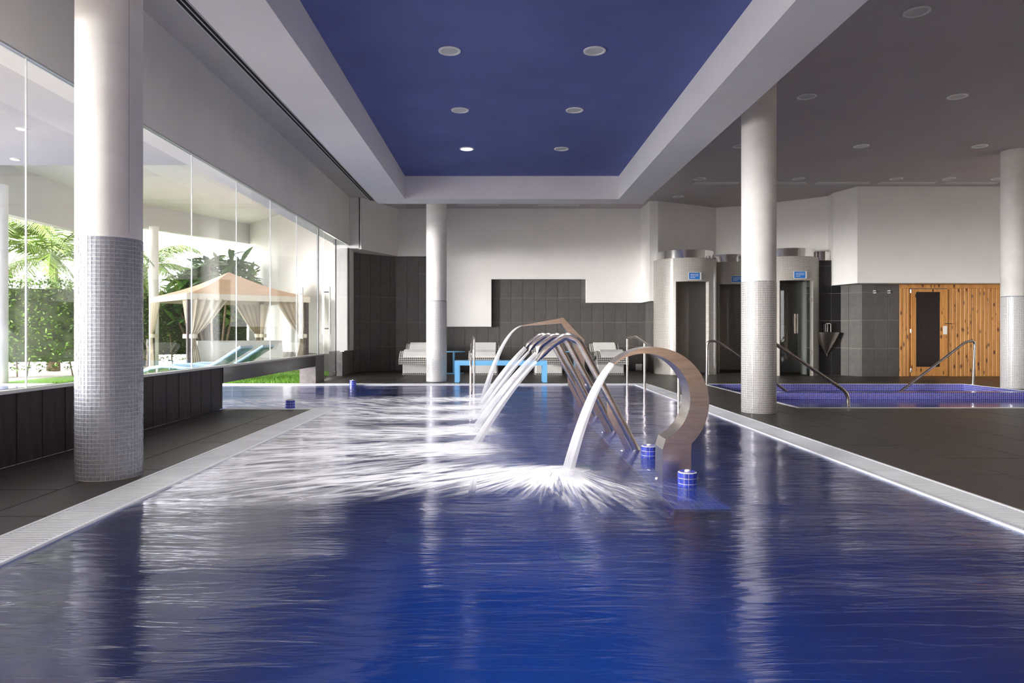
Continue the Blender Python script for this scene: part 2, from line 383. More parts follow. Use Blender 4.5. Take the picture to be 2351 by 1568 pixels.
# block with a rounded notch under the beam
poly = [(-3.98, 0.0), (-3.66, 0.0), (-3.66, 0.55), (-3.98, 0.55)]
m.extrude_y(poly, 13.9, 14.57)
obj('end_block', m, M['stone_block'], wall_left)
m = MB(); m.prism([(-3.98, 16.3), (-3.67, 16.3), (-3.72, 17.8), (-3.98, 17.8)], 0, 0.57); obj('end_block', m, M['stone_block'], wall_left)
m = MB(); m.prism([(-3.98, 17.02), (-3.66, 17.02), (-3.72, 17.85), (-3.98, 17.85)], 0.57, 3.07); obj('pier', m, M['plaster'], wall_left)
w1 = MB()
w1.box(-3.72, -3.63, NEAR, 14.57, 0.55, 0.575); w1.box(-3.70, -3.65, NEAR, 17.0, 3.135, 3.152); w1.box(-3.72, -3.63, 16.3, 17.02, 0.57, 0.59)
win1 = struct(obj('window_1', w1, M['alu']))
joints = [-3.32, -1.86, -0.40, 1.05, 2.51, 3.96, 5.42, 6.88, 8.34, 9.76, 11.20, 12.66, 14.15]
for a, b_ in zip(joints[:-1], joints[1:]):
    piece('pane', boxmesh(0.012, b_-a-0.008, 2.56, M['glass']), (XG, (a+b_)/2, 0.575+1.28), win1)
piece('pane', boxmesh(0.012, 0.40, 2.56, M['glass']), (XG, 14.37, 0.575+1.28), win1)
piece('pane', boxmesh(0.012, 1.28, 2.545, M['glass']), (XG, 16.36, 0.59+1.272), win1)
for j in joints[3:]:
    piece('silicone_joint', boxmesh(0.014, 0.005, 2.56, M['joint']), (XG, j, 0.575+1.28), win1)
piece('edge_trim', boxmesh(0.03, 0.02, 2.56, M['black']), (XG, 14.16, 1.855), win1)
piece('edge_trim', boxmesh(0.04, 0.03, 2.50, M['black']), (XG, 17.0, 1.83), win1)
# glass door with patch fittings and bar handles
m = MB(); m.box(XG-0.006, XG+0.006, 14.62, 15.68, 0.04, 3.12)
door1 = struct(obj('door_1', m, M['glass']))
for z in (3.03, 0.10):
    piece('patch_fitting', boxmesh(0.05, 0.10, 0.11, M['chrome'], 0.008), (XG, 15.62, z), door1)
piece('patch_fitting', boxmesh(0.05, 0.08, 0.06, M['chrome'], 0.008), (XG, 14.68, 0.07), door1)
piece('edge_trim', boxmesh(0.02, 0.02, 3.08, M['black']), (XG, 15.70, 1.58), door1)
def bar_handle(y, z0, z1, parent, off=0.07):
    for s in (-1, 1):
        m = MB(); m.tube([(XG+s*off, y, z0), (XG+s*off, y, z1)], 0.016, 10); h = obj('handle', m, M['chrome'], parent, True)
    for z in (z0+0.12, z1-0.12):
        m = MB(); m.tube([(XG-off, y, z), (XG+off, y, z)], 0.013, 8); obj('handle_bracket', m, M['chrome'], parent, True)
bar_handle(14.85, 0.98, 2.0, door1)
bar_handle(12.95, 0.90, 1.85, win1, 0.025)

# ------------------------------------------------------------------ back wall (grey tiles) and white stepped panel
TX, TZ = 0.31, 0.65
m = MB()
m.box(-2.80, 3.96, BACK, BACK+0.4, 0, CEIL)
m.prism([(-3.95, 17.62), (-3.72, 17.8), (-2.78, BACK+0.0), (-2.78, BACK+0.4), (-3.95, BACK+0.4)], 0, CEIL)
m.prism([(3.94, 17.72), (4.2, 17.72), (4.2, BACK+0.2), (3.94, BACK+0.2)], 0, CEIL)
wall_back = struct(obj('wall_back', m, M['grout_tile']))
def tile_run(p0, p1, zmax, parent, zmin=0.0, tx=TX, tz=TZ, mt=None, start=0.0, out=0.006, keep=None):
    "tiles, each an object, along the plan line p0 -> p1 (room side is to the right of it)"
    mt = mt or M['wall_tile']
    p0 = Vector((*p0, 0)); p1 = Vector((*p1, 0)); L = (p1-p0).length; t = (p1-p0)/L; n = Vector((t.y, -t.x, 0)); ang = math.atan2(t.y, t.x)
    s = -start
    while s < L-0.01:
        a, b_ = max(0, s), min(L, s+tx); s += tx
        if b_-a < 0.03: continue
        z = zmin
        while z < zmax-0.01:
            z1 = min(z+tz, zmax)
            mid = p0+t*((a+b_)/2)
            if keep is None or keep(mid, z, z1):
                me = boxmesh(b_-a-0.008, 0.012, z1-z-0.008, mt, 0.0012)
                piece('wall_tile', me, (mid.x+n.x*out, mid.y+n.y*out, (z+z1)/2), parent, (0, 0, ang))
            z += tz
def seen(mid, z, z1):
    X = mid.x
    if -1.0 < X < -0.52: return z < 1.3
    if -0.52 <= X < -0.36: return z < 1.3
    if X > 2.5: return z < 1.95
    return True
tile_run((-2.78, BACK), (3.94, BACK), 3.05, wall_back, keep=seen)
tile_run((-3.72, 17.8), (-2.78, BACK), 3.05, wall_back, start=0.12)
tile_run((3.94, BACK), (3.94, 17.75), 1.81, wall_back)
# white panel: stepped outline in front of the tiles, bulkhead above
YP = 18.55
m = MB()
poly = [(-2.72, 3.05), (-1.45, 3.05), (-1.45, 1.174), (-0.209, 1.174), (-0.209, 2.438), (2.319, 2.438), (2.319, 1.81), (3.80, 1.81), (3.80, CEIL), (-2.72, CEIL)]
m.extrude_y(poly, YP, BACK-0.002)
m.prism([(-3.42, 17.0), (-3.36, 17.0), (-2.70, YP), (-2.78, BACK), (-3.60, 17.9)], 3.05, CEIL)
obj('stepped_panel', m, M['plaster'], wall_back, label='white plaster panel with a stepped lower edge')
m = MB(); m.prism([(3.78, 17.5), (3.98, 17.47), (4.1, 17.6), (4.1, BACK), (3.78, BACK)], 1.81, CEIL)
obj('return_wall', m, M['plaster'], wall_back)
m = MB(); m.box(1.46+1.745, 3.37, BACK-0.05, BACK-0.012, 0.19, 0.35)
m = MB(); c0 = P(1467, 843, BACK-0.05); m.box(c0.x-0.085, c0.x+0.085, BACK-0.07, BACK-0.012, c0.z-0.085, c0.z+0.085)
sock = thing('wall_socket', 'white square wall socket low on the grey tile wall beside the last lounger', 'socket', (c0.x, BACK-0.012, c0.z-0.085))
obj('housing', m, M['white_metal'], sock)
m = MB(); m.box(c0.x-0.06, c0.x+0.06, BACK-0.082, BACK-0.07, c0.z-0.06, c0.z+0.065); obj('cover', m, M['lounger_white'], sock)

# ------------------------------------------------------------------ right-hand walls
m = MB()
# upper walls behind the shower cabins
m.prism([(3.98, 17.47), (5.74, 18.44), (5.74, 18.7), (3.98, 18.7)], 2.6, CEIL)
m.prism([(5.74, 18.44), (6.31, 18.19), (7.03, 17.65), (7.60, 17.18), (7.96, 16.86), (8.3, 17.4), (6.6, 18.9), (5.74, 18.9)], 2.6, CEIL)
# lower wall behind the cabins
m.box(3.96, 8.6, 19.2, 19.5, 0, CEIL)
wall_right = struct(obj('wall_right', m, M['plaster']))
m = MB()
m.prism([(7.91, 16.5), (8.1, 15.76), (XR, 15.76), (XR, 16.3), (8.5, 16.3), (8.2, 16.7), (7.96, 16.86)], 2.133, CEIL)
obj('bulkhead', m, M['plaster'], wall_right)
m = MB()
m.prism([(7.3, 16.68), (8.15, 16.62), (8.40, 16.16), (XR, 16.16), (XR, 16.6), (8.6, 16.6), (8.3, 16.9), (7.3, 16.9)], 0, 2.135)
m.prism([(7.3, 16.68), (8.1, 16.62), (8.1, 16.9), (7.3, 16.9)], 2.135, 2.74)
wt = obj('tiled_wall', m, M['grout_tile'], wall_right)
M['black_tile'] = mat('black_wall_tile', (0.014, 0.014, 0.015), 0.35, var=0.15, scale=7, per_obj=0.1)
tile_run((7.35, 16.676), (8.15, 16.62), 2.74, wall_right, mt=M['black_tile'], start=0.05)
tile_run((8.15, 16.62), (8.40, 16.16), 2.13, wall_right, start=0.1)
tile_run((8.40, 16.16), (9.27, 16.16), 2.13, wall_right, start=0.01)
m = MB(); m.box(XR, XR+0.3, NEAR, 16.4, -0.3, CEIL); obj('side_wall', m, M['plaster'], wall_right)
# ------------------------------------------------------------------ sauna front
YS = 16.16
m = MB(); m.box(9.27, XR, YS+0.002, YS+0.06, 0, 2.13)
wall_sauna = struct(obj('wall_sauna', m, M['post_dark']))
xs = 9.272; 
for w in (0.088, 0.078, 0.075):
    me = boxmesh(w-0.012, 0.03, 2.04, M['pine'], 0.006); piece('plank', me, (xs+w/2, YS-0.012, 1.02), wall_sauna); xs += w
xs = 10.385
while xs < XR-0.05:
    w = 0.0925; me = boxmesh(w-0.012, 0.03, 2.04, M['pine'], 0.006)
    piece('plank', me, (xs+w/2, YS-0.012+random.uniform(-.002, .002), 1.02), wall_sauna); xs += w
me = boxmesh(XR-9.272, 0.035, 0.09, M['pine'], 0.004); piece('top_board', me, ((XR+9.272)/2, YS-0.014, 2.085), wall_sauna)
dx0, dx1 = 9.53, 10.37
door2 = struct(obj('door_2', MB().box(dx0, dx1, YS-0.02, YS+0.0, 0.0, 2.03), M['post_dark']))
def sp(nm, x0, x1, z0, z1, mt, y0=YS-0.055, y1=YS-0.018):
    m = MB(); m.box(x0, x1, y0, y1, z0, z1); return obj(nm, m, mt, door2)
gx0, gx1, gz0, gz1 = 9.636, 10.20, 0.222, 1.955
sp('stile', dx0, gx0, 0.01, 2.02, M['pine']); sp('stile', gx1+0.055, dx1, 0.01, 2.02, M['pine'])
sp('stile', gx1, gx1+0.055, gz0, gz1, M['pine'], YS-0.045)
sp('rail', gx0, gx1+0.055, gz1, 2.02, M['pine'], YS-0.054); sp('rail', gx0, gx1+0.055, 0.01, gz0, M['pine'], YS-0.054)
sp('pane', gx0, gx1, gz0, gz1, M['dark_glass'], YS-0.032, YS-0.022)
sp('lock_plate', gx1+0.06, gx1+0.15, 0.975, 1.165, M['white_metal'], YS-0.062, YS-0.054)
m = MB(); m.tube([(gx1+0.07, YS-0.055, 1.225), (gx1+0.07, YS-0.10, 1.225), (gx1+0.22, YS-0.10, 1.225)], 0.011, 8); obj('handle', m, M['chrome'], door2, True)
for z in (1.975, 1.05, 0.14):
    m = MB(); m.lathe([(0.018, z-0.045), (0.02, z), (0.018, z+0.045)], dx0-0.01, YS-0.045, 10, True, True); obj('hinge', m, M['chrome'], door2, True)

# timber-lined wall behind the camera
m = MB(); m.box(-3.98, XR, NEAR-0.2, NEAR, -0.3, CEIL)
struct(obj('wall_front', m, M['timber']))
# ------------------------------------------------------------------ main pool
PX0, PX1, PY0, PY1, PYL = -2.16, 2.645, -3.4, 13.55, 9.36
PXF = -13.0; ZW = -0.010
def wallq(m, a, b, z0, z1): m.quad((a[0], a[1], z0), (b[0], b[1], z0), (b[0], b[1], z1), (a[0], a[1], z1))
ZF = -1.05; e_ = 0.012
pool = thing('swimming_pool', 'large blue mosaic swimming pool filling the middle of the hall', 'pool', (0, 5, -1.05))
def basin_part(x0, x1, y0, y1, nx, ny, name, mt, sides):
    xs = np.linspace(x0, x1, nx+1); ys = np.linspace(y0, y1, ny+1); vs = []
    for y in ys:
        for x in xs:
            d = min([abs(x-x0) if 'l' in sides else 9, abs(x1-x) if 'r' in sides else 9, abs(y-y0) if 'n' in sides else 9, abs(y1-y) if 'f' in sides else 9])
            t = min(1, d/0.85); t = t*t*(3-2*t); vs.append((x, y, -0.03+(ZF+0.03)*t))
    m = MB(); m.add(vs, [(j_*(nx+1)+i_, j_*(nx+1)+i_+1, (j_+1)*(nx+1)+i_+1, (j_+1)*(nx+1)+i_) for j_ in range(ny) for i_ in range(nx)])
    return obj(name, m, mt, pool, True, uvfun=lambda c: c[:, :2])
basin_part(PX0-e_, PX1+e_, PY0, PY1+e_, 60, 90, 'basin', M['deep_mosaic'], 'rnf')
basin_part(PXF, PX0-e_, PYL-e_, PY1+e_, 40, 24, 'outdoor_basin', M['blue_mosaic'], 'lf')
m = MB(); wallq(m, (PXF, PYL-e_), (PX0-e_, PYL-e_), ZF, -0.025); obj('side_wall', m, M['blue_mosaic'], pool)
m = MB(); wallq(m, (PX0-e_, PY0), (PX0-e_, PYL-e_), ZF, -0.025); obj('side_wall', m, M['shelf_mosaic'], pool)
m = MB(); m.box(2.42, 2.645, PY0, 11.0, ZF, -0.16); obj('side_shelf', m, M['shelf_mosaic'], pool)
for k in range(3):
    m = MB(); m.box(-0.5, 2.645, 11.6+0.5*k, PY1, ZF, -0.72+0.22*k); obj('step', m, M['blue_mosaic'], pool)
m = MB(); m.box(1.01, 1.34, 4.02, 11.6, -0.26, -0.028); m.box(1.05, 1.30, 7.0, 11.6, ZF, -0.26); ledge = obj('ledge', m, M['shelf_mosaic'], pool); m = MB(); m.box(1.008, 1.342, 4.018, 11.6, -0.0285, -0.0265); obj('ledge_grout', m, M['grout_white'], pool)
m = MB(); tp = 0.033
for i in range(10):
    for j in range(230):
        x, y = 1.012+i*tp, 4.022+j*tp
        m.quad((x+.0022, y+.0022, -0.0255), (x+tp-.0022, y+.0022, -0.0255), (x+tp-.0022, y+tp-.0022, -0.0255), (x+.0022, y+tp-.0022, -0.0255))
for j in range(230):
    for k in range(5):
        y = 4.022+j*tp; z = -0.032-k*tp
        m.quad((1.006, y+.0022, z), (1.006, y+.0022, z-tp+.0024), (1.006, y+tp-.0022, z-tp+.0024), (1.006, y+tp-.0022, z))
lt = obj('mosaic_tiles', m, M['violet_tile'], pool, kind='stuff')

for x, y, lb in ((-0.93, 6.9, 'round greenish underwater light on the pool floor left of the arch water'), (0.73, 6.37, 'round greenish underwater light on the pool floor below the arch water')):
    t = thing('underwater_light', lb, 'pool light', (x, y, ZF)); m = MB(); m.lathe([(0.19, ZF+0.001), (0.185, ZF+0.02), (0.16, ZF+0.02)], x, y, 24); obj('ring', m, M['white_metal'], t, True)
    m = MB(); m.lathe([(0.003, ZF+0.018), (0.165, ZF+0.016)], x, y, 24); obj('lens', m, M['pool_lens'], t)
# overflow gratings: one object per run of the rim
def grating(label, x0, x1, y0, y1, along):
    t = thing('overflow_grating', label, 'grating', ((x0+x1)/2, (y0+y1)/2, -0.08))
    m = MB(); m.box(x0, x1, y0, y1, -0.12, -0.035); obj('channel', m, M['grate_under'], t)
    m = MB()
    if along == 'y':
        n = int((y1-y0)/0.03)
        for k in range(n): y = y0+0.03*k; m.box(x0+0.022, x1-0.022, y+0.006, y+0.024, -0.03, 0.0)
        e = [(x0, x0+0.02, y0, y1), (x1-0.02, x1, y0, y1)]
    else:
        n = int((x1-x0)/0.03)
        for k in range(n): x = x0+0.03*k; m.box(x+0.006, x+0.024, y0+0.022, y1-0.022, -0.03, 0.0)
        e = [(x0, x1, y0, y0+0.02), (x0, x1, y1-0.02, y1)]
    obj('slats', m, M['grate'], t, kind='stuff')
    for q in e:
        m = MB(); m.box(*q, -0.04, 0.003); obj('edge_strip', m, M['grate'], t)
grating('white slatted overflow grating along the right pool edge', 2.645, 2.95, 0.8, 13.55, 'y')
grating('white slatted overflow grating along the left pool edge by the glass wall', -2.46, -2.16, 0.8, 9.14, 'y')
grating('narrow white overflow grating where the pool turns outdoors', -3.66, -2.16, 9.14, 9.36, 'x')
grating('white overflow grating along the far pool edge below the loungers', -12.9, 2.95, 13.55, 13.85, 'x')

# water surface with foam carried left by the jets
LAND = [(-0.23, 6.04, 1.0), (-0.23, 7.17, 1.0), (-0.23, 8.45, 0.95), (-0.23, 9.5, 0.9), (-0.25, 10.7, 0.95), (0.45, 4.98, 1.1)]
def foam_at(x, y):
    f = np.zeros_like(x)
    for x0, y0, a in LAND:
        s = x0-x; sp_ = np.maximum(s, 0); w = 0.27+0.26*sp_
        yc = y0-0.10*sp_+0.05*np.sin(3*sp_+y0)
        g = np.exp(-((y-yc)/w)**2)*np.where(s > 0, np.exp(-s/2.6), np.exp(-(s/0.16)**2))
        r = np.hypot(x-x0, (y-y0))
        f += a*(0.95*g+0.35*np.exp(-r/0.35))
    r = np.hypot(x-0.45, y-4.9); an = np.arctan2(y-4.9, x-0.45)
    f += 0.40*np.exp(-((r-0.25)/0.8)**2)*np.exp(-((an+1.2)/1.0)**2)
    return np.clip(f, 0, 1.4)
def water_grid(x0, x1, y0, y1, nx, ny, ystretch=1.0):
    xs = np.linspace(x0, x1, nx+1); ys = y0+(y1-y0)*np.linspace(0, 1, ny+1)**ystretch
    X, Y = np.meshgrid(xs, ys)
    idx = np.arange((nx+1)*(ny+1)).reshape(ny+1, nx+1)
    fs = np.stack([idx[:-1, :-1], idx[:-1, 1:], idx[1:, 1:], idx[1:, :-1]], -1).reshape(-1, 4)
    return X.ravel(), Y.ravel(), fs
def waves(x, y):
    e = np.clip(np.minimum.reduce([x-PX0, PX1-x, np.full_like(x, 1.0)])*6, 0, 1)
    e = np.where(x < PX0, 1.0, e)
    z = 0.0016*np.sin(7.3*y+1.3*x+0.6*np.sin(2.1*x))+0.0012*np.sin(11.7*y-2.2*x+1.1*np.sin(1.7*x+y))+0.0010*np.sin(4.1*x+3.0*y)
    return e*z
x1_, y1_, f1 = water_grid(PX0-0.002, PX1+0.002, 0.2, PY1, 110, 420)
x2_, y2_, f2 = water_grid(PXF, PX0-0.002, PYL, PY1, 60, 60)
xx = np.concatenate([x1_, x2_]); yy = np.concatenate([y1_, y2_]); ff = np.concatenate([f1, f2+len(x1_)])
fo = foam_at(xx, yy)
zz = ZW+waves(xx, yy)+0.006*np.clip(fo, 0, 1)
me = bpy.data.meshes.new('pool_water'); me.from_pydata(np.stack([xx, yy, zz], 1).tolist(), [], ff.tolist()); me.update()
finish_mesh(me, True)
at = me.attributes.new('foam', 'FLOAT', 'POINT'); at.data.foreach_set('value', fo.astype(np.float32))
def fan(cx, cy_, r0):
    dx, dy = xx-cx, yy-cy_; return np.hypot(dx, dy), np.arctan2(dy, -dx)*r0
u1, v1 = fan(2.9, 7.4, 3.4); u2, v2 = fan(0.45, 5.35, 1.5)
wa = np.clip((5.15-yy)/0.35, 0, 1)*np.clip(1.6-np.hypot(xx-0.6, yy-4.7), 0, 1)*np.clip((xx+0.35)/0.5, 0, 1)
wa = np.where(wa > 0.3, 1.0, 0.0)
fl = np.stack([np.where(wa > 0, u2, u1), np.where(wa > 0, v2+9, v1), np.zeros_like(xx)], 1).astype(np.float32)
a2 = me.attributes.new('flow', 'FLOAT_VECTOR', 'POINT'); a2.data.foreach_set('vector', fl.ravel())
def water_mat(name, foamy=True, tint=(0.34, 0.56, 0.82), bump=0.42, body=(0.006, 0.045, 0.20), milk=0.07, ior=1.85):
    m, nt, b, out = nodes(name); nt.nodes.remove(b)
    tc = N(nt, 'ShaderNodeTexCoord')
    mp = N(nt, 'ShaderNodeMapping', Scale=(1.3, 8.0, 1)); nt.links.new(tc.outputs['Object'], mp.inputs[0])
    n1 = N(nt, 'ShaderNodeTexNoise', Scale=1.6, Detail=3.0, Roughness=0.62, Distortion=0.8); nt.links.new(mp.outputs[0], n1.inputs['Vector'])
    bp = N(nt, 'ShaderNodeBump', Strength=bump, Distance=0.012); nt.links.new(n1.outputs['Fac'], bp.inputs['Height'])
    tr = N(nt, 'ShaderNodeBsdfTransparent'); tr.inputs[0].default_value = (*tint, 1)
    gl = N(nt, 'ShaderNodeBsdfGlossy', Roughness=0.12); gl.inputs[0].default_value = (0.90, 0.89, 1, 1)
    fr = both_sides_fresnel(nt, ior)
    rf = N(nt, 'ShaderNodeBsdfRefraction', Roughness=0.22, IOR=1.33); rf.inputs[0].default_value = (*tint, 1); tm = N(nt, 'ShaderNodeMixShader'); tm.inputs[0].default_value = 0.7
    nt.links.new(tr.outputs[0], tm.inputs[1]); nt.links.new(rf.outputs[0], tm.inputs[2])
    db = N(nt, 'ShaderNodeBsdfDiffuse'); db.inputs[0].default_value = (*body, 1); mb_ = N(nt, 'ShaderNodeMixShader'); mb_.inputs[0].default_value = milk
    nt.links.new(tm.outputs[0], mb_.inputs[1]); nt.links.new(db.outputs[0], mb_.inputs[2])
    mx = N(nt, 'ShaderNodeMixShader')
    nt.links.new(bp.outputs[0], gl.inputs['Normal'])
    nt.links.new(fr.outputs[0], mx.inputs[0]); nt.links.new(mb_.outputs[0], mx.inputs[1]); nt.links.new(gl.outputs[0], mx.inputs[2])
    if foamy:
        at = N(nt, 'ShaderNodeAttribute'); at.attribute_name = 'foam'
        fa = N(nt, 'ShaderNodeAttribute'); fa.attribute_name = 'flow'
        m2 = N(nt, 'ShaderNodeMapping', Scale=(0.9, 5.0, 1)); nt.links.new(fa.outputs['Vector'], m2.inputs[0])
        n2 = N(nt, 'ShaderNodeTexNoise', Scale=1.5, Detail=3.0, Roughness=0.6, Distortion=2.0); nt.links.new(m2.outputs[0], n2.inputs['Vector'])
        m4 = N(nt, 'ShaderNodeMapping', Scale=(1.8, 18.0, 1)); nt.links.new(fa.outputs['Vector'], m4.inputs[0])
        n4 = N(nt, 'ShaderNodeTexNoise', Scale=1.0, Detail=2.5, Roughness=0.6, Distortion=0.7); nt.links.new(m4.outputs[0], n4.inputs['Vector'])
        mm = N(nt, 'ShaderNodeMixRGB'); mm.inputs['Fac'].default_value = 0.42; nt.links.new(n2.outputs['Fac'], mm.inputs['Color1']); nt.links.new(n4.outputs['Fac'], mm.inputs['Color2'])
        r = N(nt, 'ShaderNodeMapRange'); r.inputs['From Min'].default_value = 0.34; r.inputs['From Max'].default_value = 0.68
        r.inputs['To Min'].default_value = 0.12; r.inputs['To Max'].default_value = 1.45; nt.links.new(mm.outputs[0], r.inputs[0])
        mu = N(nt, 'ShaderNodeMath', operation='MULTIPLY'); nt.links.new(at.outputs['Fac'], mu.inputs[0]); nt.links.new(r.outputs[0], mu.inputs[1])
        r2 = N(nt, 'ShaderNodeMapRange', interpolation_type='SMOOTHSTEP'); r2.inputs['From Min'].default_value = 0.08; r2.inputs['From Max'].default_value = 0.70
        r2.inputs['To Max'].default_value = 0.93; nt.links.new(mu.outputs[0], r2.inputs[0])
        df = N(nt, 'ShaderNodeBsdfDiffuse'); df.inputs[0].default_value = (0.94, 0.94, 0.97, 1)
        m3 = N(nt, 'ShaderNodeMixShader'); nt.links.new(r2.outputs[0], m3.inputs[0]); nt.links.new(mx.outputs[0], m3.inputs[1]); nt.links.new(df.outputs[0], m3.inputs[2])
        nt.links.new(m3.outputs[0], out.inputs['Surface'])
    else: nt.links.new(mx.outputs[0], out.inputs['Surface'])
    return m
M['water'] = water_mat('pool_water'); M['water_still'] = water_mat('plunge_water', False, (0.75, 0.82, 0.98), 0.25, milk=0.1)
me.materials.append(M['water'])
wo = bpy.data.objects.new('pool_water', me); COL.objects.link(wo)
tag(wo, 'rippled blue pool water with white foam streaks below the jets', 'water', kind='stuff')

# ------------------------------------------------------------------ plunge pool on the right
m = MB(); a0, a1, b0, b1 = 4.05, 9.10, 9.36, 13.67
m.add([(a0, b0, -0.75), (a1, b0, -0.75), (a1, b1, -0.75), (a0, b1, -0.75)], [(0, 1, 2, 3)])
rg = [(a0, b0), (a1, b0), (a1, b1), (a0, b1)]
for i in range(4): wallq(m, rg[i], rg[(i+1) % 4], -0.75, 0.0)
pp = thing('plunge_pool', 'violet blue mosaic plunge pool sunk in the floor before the sauna', 'pool', (6.5, 11.5, -0.75))
obj('basin', m, M['violet_mosaic'], pp)
m = MB(); m.box(a0, a1, 11.87, 12.15, -0.75, -0.012); obj('dividing_wall', m, M['violet_mosaic'], pp)
for q in ((a0-0.06, a0-0.002, b0-0.06, b1+0.06), (a1+0.002, a1+0.06, b0-0.06, b1+0.06), (a0, a1, b0-0.06, b0-0.002), (a0, a1, b1+0.002, b1+0.06)):
    m = MB(); m.box(*q, -0.02, 0.006); obj('rim', m, M['grate'], pp)
for nm, y0, y1, lb in (('plunge_water', b0, 11.87, 'still blue water in the near half of the plunge pool'), ('plunge_water', 12.15, b1, 'still blue water in the far half of the plunge pool')):
    m = MB(); m.quad((a0, y0, -0.125), (a1, y0, -0.125), (a1, y1, -0.125), (a0, y1, -0.125))
    tag(obj(nm, m, M['water_still'], origin=(6.5, (y0+y1)/2, -0.125)), lb, 'water')

# ------------------------------------------------------------------ columns
def column(cx, cyy, label, tile, grout, r=0.213, ztop=CEIL, zt=1.672):
    t = thing('column', label, 'column', (cx, cyy, 0))
    m = MB(); m.lathe([(r-0.002, zt), (r-0.002, ztop)], cx, cyy, 64); obj('shaft', m, M['concrete'], t, True)
    m = MB(); m.lathe([(r-0.003, 0), (r-0.003, zt+0.004)], cx, cyy, 64); obj('grout_core', m, grout, t, True)
    m = MB(); n = 48; p = 0.028; rows = int(zt/p); g = 0.0018/r
    for k in range(n):
        a_, b_ = 2*math.pi*k/n+g, 2*math.pi*(k+1)/n-g
        ca, sa, cb, sb = math.cos(a_), math.sin(a_), math.cos(b_), math.sin(b_)
        for j in range(rows):
            z0, z1 = j*p+0.0018+0.004, (j+1)*p-0.0018+0.004; ro = r+random.uniform(-0.0006, 0.0012); ri = r-0.004
            vs = [(cx+ro*ca, cyy+ro*sa, z0), (cx+ro*cb, cyy+ro*sb, z0), (cx+ro*cb, cyy+ro*sb, z1), (cx+ro*ca, cyy+ro*sa, z1),
                  (cx+ri*ca, cyy+ri*sa, z0), (cx+ri*cb, cyy+ri*sb, z0), (cx+ri*cb, cyy+ri*sb, z1), (cx+ri*ca, cyy+ri*sa, z1)]
            m.add(vs, [(0, 1, 2, 3), (0, 4, 5, 1), (3, 2, 6, 7), (0, 3, 7, 4), (1, 5, 6, 2)])
    obj('mosaic_tiles', m, tile, t, kind='stuff')
    return t
c1 = column(-2.74, 4.90, 'round column with blue-grey mosaic base in the left foreground', M['tile_grey'], M['grout_white'])
m = MB(); a_ = math.radians(-27); m.box(-2.74+0.2125*math.cos(a_)-.0012, -2.74+0.2125*math.cos(a_)+.0012, 4.9+0.2125*math.sin(a_)-.0012, 4.9+0.2125*math.sin(a_)+.0012, 1.69, CEIL); obj('seam', m, M['grout_grey'], c1)
column(3.30, 8.86, 'round column with ivory mosaic base between the pool and the plunge pool', M['tile_ivory'], M['grout_white'])
column(-1.304, 14.5, 'round white column standing before the loungers at the far pool edge', M['tile_white'], M['grout_grey'])
column(9.39, 12.7, 'round column with mosaic base at the right edge beside the sauna', M['tile_white'], M['grout_grey'])

